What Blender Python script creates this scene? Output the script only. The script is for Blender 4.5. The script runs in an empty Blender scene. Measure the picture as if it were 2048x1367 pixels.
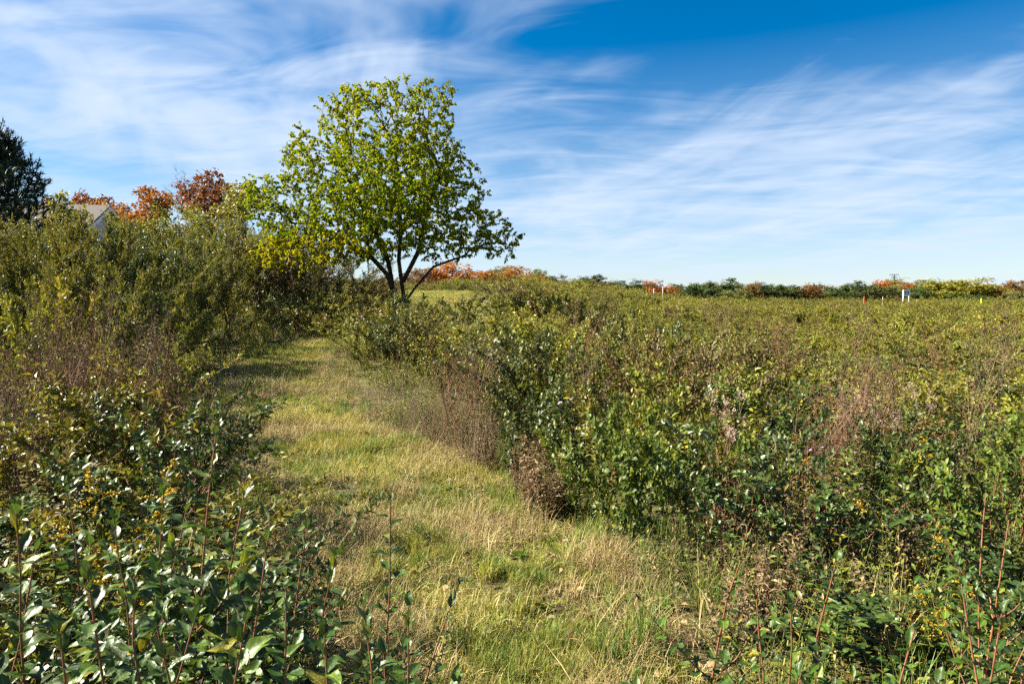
import bpy, math, random
import numpy as np
from mathutils import Vector, Euler, Matrix

# ------------------------------------------------------------------ camera, sky, sun, exposure
SC = bpy.context.scene
COL = SC.collection
F_PX, CX, HZ, CAM_Z = 1365.0, 1024.0, 600.0, 2.0          # photograph 2048 px wide, 24 mm lens

cam_d = bpy.data.cameras.new('camera')
cam_d.sensor_width = 36.0
cam_d.lens = 24.0
cam_d.clip_start = 0.05
cam_d.clip_end = 3000.0
cam = bpy.data.objects.new('camera', cam_d)
COL.objects.link(cam)
cam.location = (0, 0, CAM_Z)
cam.rotation_euler = (math.radians(90) - math.atan(83.5 / F_PX), 0, 0)
SC.camera = cam

SUN_EL, SUN_AZ = math.radians(37), math.radians(-84)       # azimuth from +Y, negative = left
SUN_DIR = Vector((math.sin(SUN_AZ) * math.cos(SUN_EL), math.cos(SUN_AZ) * math.cos(SUN_EL), math.sin(SUN_EL)))
sun_d = bpy.data.lights.new('sun', 'SUN')
sun_d.energy = 5.0
sun_d.angle = math.radians(0.53)
sun_d.color = (1.0, 0.91, 0.74)
sun = bpy.data.objects.new('sun', sun_d)
COL.objects.link(sun)
sun.rotation_euler = SUN_DIR.to_track_quat('Z', 'Y').to_euler()
sun.location = (-30, 10, 30)

SC.view_settings.view_transform = 'Standard'
SC.view_settings.look = 'None'
SC.view_settings.exposure = 2.25
SC.view_settings.gamma = 1.0
SC.view_settings.use_curve_mapping = False
SC.render.engine = 'CYCLES'
SC.cycles.max_bounces = 3
SC.cycles.diffuse_bounces = 1
SC.cycles.use_adaptive_sampling = True
SC.cycles.adaptive_threshold = 0.03
SC.cycles.glossy_bounces = 2
SC.cycles.transmission_bounces = 4
SC.cycles.transparent_max_bounces = 4
SC.cycles.use_denoising = False


def build_world():
    w = bpy.data.worlds.new('World')
    SC.world = w
    w.use_nodes = True
    nt = w.node_tree
    nt.nodes.clear()
    N, Lk = nt.nodes.new, nt.links.new

    def math_(op, a, b=None, c=None, clamp=False):
        n = N('ShaderNodeMath')
        n.operation = op
        n.use_clamp = clamp
        for i, v in enumerate((a, b, c)):
            if v is None:
                continue
            if isinstance(v, (int, float)):
                n.inputs[i].default_value = v
            else:
                Lk(v, n.inputs[i])
        return n.outputs[0]

    out = N('ShaderNodeOutputWorld')
    bg = N('ShaderNodeBackground')
    sky = N('ShaderNodeTexSky')
    sky.sky_type = 'NISHITA'
    sky.sun_disc = False
    sky.sun_elevation = SUN_EL
    sky.sun_rotation = SUN_AZ
    sky.altitude = 300
    sky.air_density = 1.0
    sky.dust_density = 0.15
    sky.ozone_density = 3.0
    hsv = N('ShaderNodeHueSaturation')
    hsv.inputs['Saturation'].default_value = 1.55
    hsv.inputs['Value'].default_value = 0.60
    Lk(sky.outputs[0], hsv.inputs['Color'])

    tc = N('ShaderNodeTexCoord')
    sep = N('ShaderNodeSeparateXYZ')
    Lk(tc.outputs['Generated'], sep.inputs[0])
    zc = math_('MAXIMUM', sep.outputs[2], 0.0)
    den = math_('ADD', zc, 0.09)
    px = math_('DIVIDE', sep.outputs[0], den)
    py = math_('DIVIDE', sep.outputs[1], den)

    def plane(sx, sy, ox, oy, rot):
        c, s = math.cos(rot), math.sin(rot)
        a = math_('ADD', math_('ADD', math_('MULTIPLY', px, c * sx), math_('MULTIPLY', py, s * sx)), ox)
        b = math_('ADD', math_('ADD', math_('MULTIPLY', px, -s * sy), math_('MULTIPLY', py, c * sy)), oy)
        cb = N('ShaderNodeCombineXYZ')
        Lk(a, cb.inputs[0]); Lk(b, cb.inputs[1])
        return cb.outputs[0]

    def noise(vec, scale, detail, rough, dist):
        n = N('ShaderNodeTexNoise')
        n.inputs['Scale'].default_value = scale
        n.inputs['Detail'].default_value = detail
        n.inputs['Roughness'].default_value = rough
        n.inputs['Distortion'].default_value = dist
        Lk(vec, n.inputs['Vector'])
        return n.outputs[0]

    big = noise(plane(0.50, 0.34, 5.1, 2.2, 0.12), 1.0, 1.0, 0.5, 0.0)          # cloud fields
    streak = noise(plane(1.6, 0.66, 1.3, 2.2, 0.22), 1.0, 3.5, 0.55, 1.1)       # drawn-out filaments
    fine = noise(plane(1.3, 2.8, 8.0, 0.4, -0.15), 1.0, 4.0, 0.56, 0.9)

    def mass(x, y, sx, sy, amp):                                                 # a broad veil in the cloud plane
        dx = math_('DIVIDE', math_('SUBTRACT', px, x), sx)
        dy = math_('DIVIDE', math_('SUBTRACT', py, y), sy)
        r2 = math_('ADD', math_('MULTIPLY', dx, dx), math_('MULTIPLY', dy, dy))
        return math_('MULTIPLY', math_('POWER', 2.718, math_('MULTIPLY', r2, -1.0)), amp)

    m = math_('ADD', mass(-1.15, 2.7, 0.9, 0.8, 0.13), mass(-1.25, 1.9, 0.6, 0.5, 0.0))
    m = math_('ADD', m, mass(1.2, 4.4, 3.4, 1.5, 0.18))
    m = math_('ADD', m, mass(1.05, 1.75, 0.85, 0.7, -0.16))
    tot = math_('ADD', math_('MULTIPLY', big, 0.46), math_('MULTIPLY', streak, 0.56))
    tot = math_('ADD', tot, math_('MULTIPLY', fine, 0.54))
    tot = math_('ADD', tot, m)
    mr = N('ShaderNodeMapRange')
    mr.interpolation_type = 'SMOOTHSTEP'
    mr.inputs['From Min'].default_value = 0.62
    mr.inputs['From Max'].default_value = 1.10
    mr.inputs['To Max'].default_value = 0.95
    Lk(tot, mr.inputs['Value'])
    fade = N('ShaderNodeMapRange')                                                # thin veil low in the sky
    fade.inputs['From Min'].default_value = 0.34
    fade.inputs['From Max'].default_value = 0.0
    fade.inputs['To Min'].default_value = 0.0
    fade.inputs['To Max'].default_value = 0.52
    Lk(sep.outputs[2], fade.inputs['Value'])
    cov = math_('SUBTRACT', 1.0, math_('MULTIPLY', math_('SUBTRACT', 1.0, mr.outputs[0]), math_('SUBTRACT', 1.0, fade.outputs[0])))
    mix = N('ShaderNodeMix')
    mix.data_type = 'RGBA'
    Lk(cov, mix.inputs['Factor'])
    Lk(hsv.outputs[0], mix.inputs[6])
    mix.inputs[7].default_value = (3.15, 3.7, 4.55, 1)
    Lk(mix.outputs[2], bg.inputs['Color'])
    bg.inputs['Strength'].default_value = 0.05
    w.cycles.sampling_method = 'MANUAL'
    w.cycles.sample_map_resolution = 512
    Lk(bg.outputs[0], out.inputs[0])


build_world()

# ------------------------------------------------------------------ helpers
RNG = np.random.default_rng(7)
UP = np.array([0.0, 0.0, 1.0])


def unit(v):
    return v / np.maximum(np.linalg.norm(v, axis=-1, keepdims=True), 1e-9)


def smooth(a, b, x):
    t = np.clip((x - a) / (b - a), 0, 1)
    return t * t * (3 - 2 * t)


def vnoise(x, y, seed=0):
    """value noise in 0..1"""
    x = np.asarray(x, float); y = np.asarray(y, float)
    xi, yi = np.floor(x).astype(np.int64), np.floor(y).astype(np.int64)
    fx, fy = x - xi, y - yi
    fx, fy = fx * fx * (3 - 2 * fx), fy * fy * (3 - 2 * fy)

    def h(a, b):
        n = (a * 374761393 + b * 668265263 + seed * 974711) & 0x7fffffff
        n = ((n ^ (n >> 13)) * 1274126177) & 0x7fffffff
        return ((n ^ (n >> 16)) & 0xffff) / 65535.0
    return (h(xi, yi) * (1 - fx) + h(xi + 1, yi) * fx) * (1 - fy) + (h(xi, yi + 1) * (1 - fx) + h(xi + 1, yi + 1) * fx) * fy


HL = ([0, 5, 9, 13, 18, 24, 32, 45, 60, 80, 120, 400, 3000], [0, 0, .05, .25, .66, .95, 1.3, 2.05, 2.6, 2.95, 3.2, 3.6, 3.6])
HR = ([0, 10, 30, 60, 100, 150, 400, 3000], [0, 0, .15, .3, .55, .9, 1.5, 1.5])


def H(x, y):
    x = np.asarray(x, float); y = np.asarray(y, float)
    u = x / np.maximum(y, 1.0)
    w = 1 - smooth(0.0, 0.36, u)
    hl = sum(np.interp(y + d, *HL) for d in (-1.5, -.5, .5, 1.5)) / 4
    hr = np.interp(y, *HR)
    b = 0.05 * (np.sin(x * .9 + 1) * np.sin(y * .7) + .5 * np.sin(x * 2.1 + y * 1.3))
    return hl * w + hr * (1 - w) + b


PATH = np.array([(.25, 1.0, .6), (.15, 2.5, .65), (.05, 3.6, .72), (-.35, 5, .95), (-1.4, 7, 1.15), (-2.75, 9, 1.2), (-3.85, 11, 1.15), (-4.6, 13, 1.1),
                 (-5.4, 15.5, 1.05), (-5.75, 17.3, 1.0), (-5.0, 19.0, 1.0), (-3.2, 19.6, .9), (-1.9, 20.3, .9), (-1.2, 22, 1.0), (-1.2, 26, 1.2),
                 (-2.3, 33, 1.6), (-4.2, 43, 2.2), (-6.2, 56, 2.8), (-8, 70, 3.2)])
_t = np.linspace(0, len(PATH) - 1, 260)
PATHS = np.stack([np.interp(_t, np.arange(len(PATH)), PATH[:, k]) for k in range(3)], 1)
for _ in range(6):
    PATHS[1:-1] = (PATHS[:-2] + 2 * PATHS[1:-1] + PATHS[2:]) / 4


def path_d(x, y):
    """signed distance to the mown path's edge (negative = on the path)"""
    x = np.atleast_1d(np.asarray(x, float)); y = np.atleast_1d(np.asarray(y, float))
    out = np.full(x.shape, 1e9)
    for s in range(0, len(x), 20000):
        d = np.hypot(x[s:s + 20000, None] - PATHS[None, :, 0], y[s:s + 20000, None] - PATHS[None, :, 1]) - PATHS[None, :, 2]
        out[s:s + 20000] = d.min(1)
    return out


def edge_d(x, y):
    """distance to the path's edge with a ragged outline"""
    x = np.atleast_1d(np.asarray(x, float)); y = np.atleast_1d(np.asarray(y, float))
    return path_d(x, y) + .55 * (vnoise(x * .9, y * .8, 81) - .25) + .3 * (vnoise(x * 2.7, y * 2.5, 83) - .5)


def X_at(px, Y):
    return (px - CX) / F_PX * Y


def z_at(py, Y):
    return CAM_Z - (py - HZ) / F_PX * Y


class MB:
    """collects faces into one mesh"""
    def __init__(s):
        s.V, s.FA, s.var, s.mi, s.n = [], [], [], [], 0

    def add(s, V, F, var=0.5, mi=0):
        V = np.asarray(V, float).reshape(-1, 3)
        F = np.asarray(F, int)
        s.V.append(V)
        s.FA.append(F + s.n)
        v = np.empty(len(F)); v[:] = var
        s.var.append(v)
        s.mi.append(np.full(len(F), mi, int))
        s.n += len(V)
        return s

    def mesh(s, name, mats, smooth_=True):
        me = bpy.data.meshes.new(name)
        V = np.concatenate(s.V)
        tot = np.concatenate([np.full(len(f), f.shape[1], np.int32) for f in s.FA])
        idx = np.concatenate([f.ravel() for f in s.FA]).astype(np.int32)
        me.vertices.add(len(V))
        me.vertices.foreach_set('co', V.astype(np.float32).ravel())
        me.loops.add(len(idx))
        me.loops.foreach_set('vertex_index', idx)
        me.polygons.add(len(tot))
        st = np.zeros(len(tot), np.int32)
        st[1:] = np.cumsum(tot)[:-1]
        me.polygons.foreach_set('loop_start', st)
        me.polygons.foreach_set('loop_total', tot)
        me.polygons.foreach_set('use_smooth', np.full(len(tot), bool(smooth_)))
        me.polygons.foreach_set('material_index', np.concatenate(s.mi).astype(np.int32))
        a = me.attributes.new('var', 'FLOAT', 'FACE')
        a.data.foreach_set('value', np.concatenate(s.var).astype(np.float32))
        for m in (mats if isinstance(mats, (list, tuple)) else [mats]):
            me.materials.append(m)
        me.update(calc_edges=True)
        me.validate()
        return me


def tubes(mb, P, R, S=4, var=0.5, mi=0):
    """P (M,K,3) polylines, R (M,K) radii"""
    P = np.asarray(P, float); R = np.asarray(R, float)
    if P.ndim == 2:
        P, R = P[None], R[None]
    M, K, _ = P.shape
    T = unit(np.gradient(P, axis=1))
    ref = np.where(np.abs(T[..., 2:3]) > .9, np.array([1.0, 0, 0]), UP)
    A = unit(np.cross(T, ref)); B = np.cross(T, A)
    ang = np.arange(S) / S * 2 * math.pi
    V = P[:, :, None, :] + R[:, :, None, None] * (np.cos(ang)[None, None, :, None] * A[:, :, None, :] + np.sin(ang)[None, None, :, None] * B[:, :, None, :])
    k, s_ = np.meshgrid(np.arange(K - 1), np.arange(S), indexing='ij')
    q = np.stack([k * S + s_, k * S + (s_ + 1) % S, (k + 1) * S + (s_ + 1) % S, (k + 1) * S + s_], -1).reshape(-1, 4)
    Fc = (q[None] + (np.arange(M) * K * S)[:, None, None]).reshape(-1, 4)
    if not np.isscalar(var):
        var = np.repeat(var, len(q))
    mb.add(V, Fc, var, mi)


def box(mb, c, s, rz=0.0, mi=0, var=.5):
    c = np.array(c, float); s = np.array(s, float) / 2
    V = np.array([(x, y, z) for x in (-1, 1) for y in (-1, 1) for z in (-1, 1)], float) * s
    co, si = math.cos(rz), math.sin(rz)
    V = np.stack([V[:, 0] * co - V[:, 1] * si, V[:, 0] * si + V[:, 1] * co, V[:, 2]], 1) + c
    mb.add(V, [(0, 1, 3, 2), (4, 6, 7, 5), (0, 4, 5, 1), (2, 3, 7, 6), (0, 2, 6, 4), (1, 5, 7, 3)], var, mi)


# leaf templates: x across (unit = width), y along (unit = length), z normal
def tmpl_fold():
    return np.array([(0, 0, 0), (.5, .45, .10), (0, 1, -.08), (-.5, .45, .10)], float), np.array([(0, 1, 2), (0, 2, 3)])


def tmpl_mid():
    V = [(0, 0, 0), (.42, .28, .07), (0, .36, .0), (-.42, .28, .07), (.40, .66, .05), (0, .7, -.03), (-.40, .66, .05), (0, 1, -.14)]
    return np.array(V, float), np.array([(0, 1, 2), (0, 2, 3), (1, 4, 5), (1, 5, 2), (2, 5, 6), (2, 6, 3), (4, 7, 5), (5, 7, 6)])


def tmpl_near(seed=0, wav=.06, curl=.25):
    r = np.random.default_rng(seed)
    t = np.array([0, .06, .16, .3, .46, .62, .77, .9, 1.0])
    w = np.array([.03, .05, .26, .43, .5, .47, .35, .17, .0])
    V, Fq = [], []
    ph = r.uniform(0, 6)
    for i, (a, b) in enumerate(zip(t, w)):
        zc = -curl * (a - .25) ** 2 * (1 if a > .25 else -.4)
        e1 = wav * math.sin(a * 11 + ph) + .16 * b
        e2 = wav * math.sin(a * 10 + ph + 2) + .16 * b
        V += [(b, a, zc + e1), (b * .5, a, zc + e1 * .35), (0, a, zc - .012), (-b * .5, a, zc + e2 * .35), (-b, a, zc + e2)]
    for i in range(len(t) - 1):
        for j in range(4):
            p = i * 5 + j
            Fq.append((p, p + 5, p + 6, p + 1))
    return np.array(V, float), np.array(Fq)


T_FOLD, T_MID = tmpl_fold(), tmpl_mid()
T_NEAR = [tmpl_near(k, .03 + .02 * (k % 3), .1 + .14 * (k % 4)) for k in range(6)]


def leaves(mb, tm, pos, d, nrm, L, wr, var, mi=0):
    TV, TF = tm
    d = unit(d)
    x = unit(np.cross(d, nrm)); z = np.cross(x, d)
    L = np.broadcast_to(np.asarray(L, float), (len(pos),)); wr = np.broadcast_to(np.asarray(wr, float), (len(pos),))
    V = pos[:, None, :] + L[:, None, None] * (TV[None, :, 0:1] * wr[:, None, None] * x[:, None] + TV[None, :, 1:2] * d[:, None] + TV[None, :, 2:3] * z[:, None])
    Fc = (TF[None] + (np.arange(len(pos)) * len(TV))[:, None, None]).reshape(-1, TF.shape[1])
    mb.add(V, Fc, np.repeat(np.broadcast_to(var, (len(pos),)), len(TF)), mi)


def rdir(r, n):
    return unit(r.normal(size=(n, 3)))


def obj(name, me, parent=None, loc=None, rot=None, scale=None, kind=None):
    o = bpy.data.objects.new(name, me)
    COL.objects.link(o)
    if parent is not None:
        o.parent = parent
    if loc is not None:
        o.location = loc
    if rot is not None:
        o.rotation_euler = rot
    if scale is not None:
        o.scale = scale if hasattr(scale, '__len__') else (scale,) * 3
    if kind:
        o['kind'] = kind
    return o


def thing(name, label, cat, loc=(0, 0, 0), rz=0.0, scale=1.0, group=None, tilt=(0, 0)):
    o = bpy.data.objects.new(name, None)
    o.empty_display_size = .1
    COL.objects.link(o)
    o.location = loc
    o.rotation_euler = (tilt[0], tilt[1], rz)
    o.scale = scale if hasattr(scale, '__len__') else (scale,) * 3
    o['label'] = label
    o['category'] = cat
    if group:
        o['group'] = group
    return o


# ------------------------------------------------------------------ materials
def new_mat(name):
    m = bpy.data.materials.new(name)
    m.use_nodes = True
    nt = m.node_tree
    nt.nodes.clear()
    return m, nt, nt.nodes.new, nt.links.new


def leaf_mat(name, cols, under=None, rough=.45, trans=.3, spec=.5, hue=.02, val=.25, tcol=(1.25, 1.15, .55), vein=False):
    m, nt, N, Lk = new_mat(name)
    out = N('ShaderNodeOutputMaterial')
    at = N('ShaderNodeAttribute'); at.attribute_name = 'var'
    cr = N('ShaderNodeValToRGB')
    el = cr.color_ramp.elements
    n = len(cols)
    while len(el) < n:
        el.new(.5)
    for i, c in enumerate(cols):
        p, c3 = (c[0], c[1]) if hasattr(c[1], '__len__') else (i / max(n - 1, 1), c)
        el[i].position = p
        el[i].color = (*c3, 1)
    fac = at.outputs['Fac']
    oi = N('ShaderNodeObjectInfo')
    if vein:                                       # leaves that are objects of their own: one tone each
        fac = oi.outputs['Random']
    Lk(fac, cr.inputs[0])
    hs = N('ShaderNodeHueSaturation')
    Lk(cr.outputs[0], hs.inputs['Color'])
    a = N('ShaderNodeMapRange'); Lk(oi.outputs['Random'], a.inputs[0])
    a.inputs[3].default_value = .5 - hue; a.inputs[4].default_value = .5 + hue
    Lk(a.outputs[0], hs.inputs['Hue'])
    mu = N('ShaderNodeMath'); mu.operation = 'MULTIPLY'; mu.inputs[1].default_value = 7.31
    Lk(oi.outputs['Random'], mu.inputs[0])
    fr = N('ShaderNodeMath'); fr.operation = 'FRACT'; Lk(mu.outputs[0], fr.inputs[0])
    b = N('ShaderNodeMapRange'); Lk(fr.outputs[0], b.inputs[0])
    b.inputs[3].default_value = 1 - val; b.inputs[4].default_value = 1 + val
    Lk(b.outputs[0], hs.inputs['Value'])
    colr = hs.outputs[0]
    if vein:                                       # mottling and a paler midrib
        tx0 = N('ShaderNodeTexCoord')
        n0 = N('ShaderNodeTexNoise'); n0.inputs['Scale'].default_value = 5.5; n0.inputs['Detail'].default_value = 4
        Lk(tx0.outputs['Object'], n0.inputs['Vector'])
        r0 = N('ShaderNodeMapRange'); r0.inputs[1].default_value = .3; r0.inputs[2].default_value = .7; r0.inputs[3].default_value = .62; r0.inputs[4].default_value = 1.25
        Lk(n0.outputs[0], r0.inputs[0])
        sp0 = N('ShaderNodeSeparateXYZ'); Lk(tx0.outputs['Object'], sp0.inputs[0])
        ab = N('ShaderNodeMath'); ab.operation = 'ABSOLUTE'; Lk(sp0.outputs[0], ab.inputs[0])
        rb = N('ShaderNodeMapRange'); rb.inputs[1].default_value = .008; rb.inputs[2].default_value = .022; rb.inputs[3].default_value = 1.9; rb.inputs[4].default_value = 1.0
        Lk(ab.outputs[0], rb.inputs[0])
        m0 = N('ShaderNodeMath'); m0.operation = 'MULTIPLY'; Lk(r0.outputs[0], m0.inputs[0]); Lk(rb.outputs[0], m0.inputs[1])
        v0 = N('ShaderNodeVectorMath'); v0.operation = 'SCALE'
        Lk(colr, v0.inputs[0]); Lk(m0.outputs[0], v0.inputs['Scale'])
        colr = v0.outputs[0]
    tc = N('ShaderNodeMix'); tc.data_type = 'RGBA'; tc.blend_type = 'MULTIPLY'; tc.inputs['Factor'].default_value = 1
    Lk(colr, tc.inputs[6]); tc.inputs[7].default_value = (*tcol, 1)
    if under:
        g = N('ShaderNodeNewGeometry')
        mx = N('ShaderNodeMix'); mx.data_type = 'RGBA'
        Lk(g.outputs['Backfacing'], mx.inputs['Factor']); Lk(colr, mx.inputs[6]); mx.inputs[7].default_value = (*under, 1)
        colr = mx.outputs[2]
    bs = N('ShaderNodeBsdfPrincipled')
    Lk(colr, bs.inputs['Base Color'])
    bs.inputs['Roughness'].default_value = rough
    bs.inputs['Specular IOR Level'].default_value = spec
    if vein:
        tx = N('ShaderNodeTexCoord')
        ns = N('ShaderNodeTexNoise'); ns.inputs['Scale'].default_value = 9; ns.inputs['Detail'].default_value = 2
        Lk(tx.outputs['Object'], ns.inputs['Vector'])
        bp = N('ShaderNodeBump'); bp.inputs['Strength'].default_value = .5; bp.inputs['Distance'].default_value = .003
        Lk(ns.outputs[0], bp.inputs['Height']); Lk(bp.outputs[0], bs.inputs['Normal'])
    tr = N('ShaderNodeBsdfTranslucent')
    Lk(tc.outputs[2], tr.inputs['Color'])
    ms = N('ShaderNodeMixShader'); ms.inputs[0].default_value = trans
    Lk(bs.outputs[0], ms.inputs[1]); Lk(tr.outputs[0], ms.inputs[2])
    Lk(ms.outputs[0], out.inputs[0])
    return m


def plain_mat(name, c1, c2=None, rough=.8, scale=8.0, bump=0.0, spec=.3, detail=5):
    m, nt, N, Lk = new_mat(name)
    out = N('ShaderNodeOutputMaterial'); bs = N('ShaderNodeBsdfPrincipled')
    tx = N('ShaderNodeTexCoord'); ns = N('ShaderNodeTexNoise')
    ns.inputs['Scale'].default_value = scale; ns.inputs['Detail'].default_value = detail; ns.inputs['Roughness'].default_value = .65
    Lk(tx.outputs['Object'], ns.inputs['Vector'])
    cr = N('ShaderNodeValToRGB')
    cr.color_ramp.elements[0].position = .3; cr.color_ramp.elements[0].color = (*c1, 1)
    cr.color_ramp.elements[1].position = .7; cr.color_ramp.elements[1].color = (*(c2 or c1), 1)
    Lk(ns.outputs[0], cr.inputs[0]); Lk(cr.outputs[0], bs.inputs['Base Color'])
    bs.inputs['Roughness'].default_value = rough; bs.inputs['Specular IOR Level'].default_value = spec
    if bump:
        bp = N('ShaderNodeBump'); bp.inputs['Strength'].default_value = 1; bp.inputs['Distance'].default_value = bump
        Lk(ns.outputs[0], bp.inputs['Height']); Lk(bp.outputs[0], bs.inputs['Normal'])
    Lk(bs.outputs[0], out.inputs[0])
    return m


M = {}
SILVER = (.11, .14, .07)
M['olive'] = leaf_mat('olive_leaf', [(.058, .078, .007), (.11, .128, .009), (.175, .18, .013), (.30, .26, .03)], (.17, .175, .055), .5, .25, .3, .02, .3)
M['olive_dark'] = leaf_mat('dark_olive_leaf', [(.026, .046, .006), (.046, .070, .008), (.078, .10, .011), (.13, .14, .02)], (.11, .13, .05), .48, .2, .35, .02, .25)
M['olive_yellow'] = leaf_mat('yellowing_leaf', [(.085, .105, .012), (.14, .155, .015), (.22, .21, .02), (.32, .25, .025)], (.2, .2, .07), .48, .32, .35, .02, .2)
M['olive_brown'] = leaf_mat('browning_leaf', [(.045, .040, .012), (.085, .066, .018), (.13, .088, .024), (.17, .13, .035)], (.15, .13, .06), .5, .22, .3, .02, .25)
M['glossy'] = leaf_mat('glossy_leaf', [(0, (.016, .044, .005)), (.4, (.028, .064, .006)), (.75, (.048, .088, .008)), (.92, (.085, .125, .011)), (1, (.19, .16, .02))], SILVER, .44, .26, .38, .012, .25, vein=True)
M['glossy_mid'] = leaf_mat('glossy_small_leaf', [(.018, .042, .007), (.033, .064, .009), (.055, .090, .012), (.105, .135, .02)], SILVER, .42, .24, .42, .015, .22)
M['fresh'] = leaf_mat('fresh_green_leaf', [(.034, .066, .007), (.060, .098, .009), (.10, .138, .012), (.20, .21, .02)], (.12, .15, .035), .5, .3, .3, .015, .2)
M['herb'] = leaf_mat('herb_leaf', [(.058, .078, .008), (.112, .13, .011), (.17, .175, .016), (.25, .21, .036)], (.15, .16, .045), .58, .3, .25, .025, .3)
M['herb_brown'] = leaf_mat('withered_leaf', [(.05, .034, .018), (.10, .068, .034), (.16, .115, .058), (.25, .19, .10)], None, .7, .2, .2, .015, .3, (1.1, .9, .7))
M['tree'] = leaf_mat('tree_leaf', [(.058, .100, .002), (.098, .148, .003), (.155, .20, .003), (.26, .26, .004), (.33, .24, .015)], (.12, .16, .006), .7, .45, .1, .008, .1, (1.2, 1.22, .3))
M['pine'] = leaf_mat('pine_needle', [(.008, .022, .012), (.014, .034, .016), (.024, .05, .022)], None, .55, .08, .3, .01, .1)
M['red'] = leaf_mat('red_maple_leaf', [(.10, .042, .022), (.15, .062, .028), (.20, .10, .035), (.12, .11, .03)], None, .55, .35, .3, .01, .15, (1.3, .8, .6))
M['orange'] = leaf_mat('orange_maple_leaf', [(.15, .055, .012), (.24, .095, .014), (.31, .16, .02), (.18, .13, .03)], None, .55, .35, .3, .012, .15, (1.2, .9, .6))
M['far_orange'] = leaf_mat('far_orange_leaf', [(.20, .065, .008), (.29, .10, .009), (.36, .15, .012)], None, .6, .3, .2, .012, .14, (1.2, .95, .5))
M['far_rust'] = leaf_mat('far_rust_leaf', [(.12, .055, .016), (.17, .085, .02), (.18, .12, .03)], None, .6, .3, .2, .012, .15, (1.2, .9, .6))
M['far_green'] = leaf_mat('far_green_leaf', [(.022, .042, .012), (.040, .064, .014), (.068, .092, .020)], None, .7, .18, .2, .02, .28)
M['far_yellow'] = leaf_mat('far_yellow_leaf', [(.11, .12, .012), (.18, .17, .015), (.25, .20, .022)], None, .6, .3, .3, .012, .15)
M['far_olive'] = leaf_mat('far_olive_leaf', [(.08, .10, .025), (.13, .14, .035), (.18, .18, .05)], None, .6, .25, .3, .012, .15)
M['grass'] = leaf_mat('mown_grass_blade', [(0, (.055, .105, .016)), (.3, (.115, .165, .026)), (.55, (.19, .215, .035)), (.8, (.31, .275, .075)), (1, (.42, .35, .14))], None, .55, .3, .3, .015, .2)
M['straw'] = leaf_mat('straw', [(.16, .11, .04), (.28, .215, .085), (.42, .34, .16), (.22, .15, .07)], None, .6, .15, .3, .01, .15, (1.1, 1, .7))
M['tallgrass'] = leaf_mat('tall_grass_blade', [(.07, .14, .02), (.11, .19, .028), (.18, .23, .04), (.36, .30, .12)], None, .5, .3, .35, .015, .2)
M['stem_red'] = plain_mat('red_brown_stem', (.12, .045, .024), (.22, .09, .05), .55, 30)
M['stem'] = plain_mat('brown_stem', (.06, .04, .025), (.13, .085, .05), .75, 25)
M['stem_green'] = plain_mat('green_stem', (.07, .09, .03), (.13, .12, .05), .7, 25)
M['dry'] = plain_mat('dry_stem', (.11, .07, .04), (.21, .145, .085), .8, 30)
M['dry_red'] = plain_mat('rusty_dry_stem', (.13, .06, .03), (.24, .12, .06), .8, 30)
M['dry_grey'] = plain_mat('grey_dry_stem', (.13, .10, .06), (.25, .195, .12), .85, 30)
M['seed'] = leaf_mat('seed_head', [(.06, .04, .025), (.13, .088, .05), (.22, .16, .10)], None, .9, .1, .1, .01, .2, (1, 1, 1))
M['seed_pale'] = leaf_mat('pale_seed_fluff', [(.28, .19, .15), (.42, .31, .25), (.52, .42, .34)], None, .9, .25, .1, .01, .2, (1, 1, 1))
M['gold'] = leaf_mat('goldenrod_flower', [(.30, .20, .015), (.48, .34, .02), (.60, .45, .04)], None, .7, .25, .2, .01, .15, (1.1, 1, .6))
M['purple'] = leaf_mat('aster_petal', [(.22, .12, .40), (.30, .18, .52)], None, .7, .25, .2, .01, .1, (1, 1, 1))
M['petal'] = leaf_mat('white_petal', [(.75, .75, .72), (.8, .8, .8)], None, .6, .25, .2, 0, .05, (1, 1, 1))
M['disc'] = plain_mat('flower_disc', (.5, .3, .02), (.6, .36, .03), .8, 60)
M['bark'] = plain_mat('tree_bark', (.018, .014, .010), (.062, .049, .036), .95, 16, .03, .1)
M['bark_grey'] = plain_mat('grey_bark', (.10, .085, .075), (.2, .17, .15), .9, 10, .01)
M['white'] = plain_mat('white_paint', (.74, .74, .73), (.8, .8, .79), .6, 4)
M['siding'] = plain_mat('white_siding', (.58, .60, .62), (.64, .66, .68), .6, 2)
M['roof'] = plain_mat('grey_shingle', (.06, .055, .05), (.10, .09, .085), .9, 9, .01)
M['black'] = plain_mat('black_board', (.012, .012, .014), (.02, .02, .022), .6, 5)
M['wood'] = plain_mat('pale_stake', (.42, .32, .22), (.52, .42, .3), .8, 20)
M['yellow_paint'] = plain_mat('yellow_paint', (.75, .55, .03), (.8, .6, .05), .6, 8)
M['red_paint'] = plain_mat('red_paint', (.5, .07, .03), (.58, .1, .04), .6, 8)
M['print_dark'] = plain_mat('sign_print_dark', (.05, .07, .10), (.16, .18, .2), .6, 30)
M['print_pale'] = plain_mat('sign_print_pale', (.35, .42, .40), (.5, .55, .5), .6, 30)
M['steel'] = plain_mat('weathered_steel', (.12, .12, .14), (.18, .18, .2), .6, 8)


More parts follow.
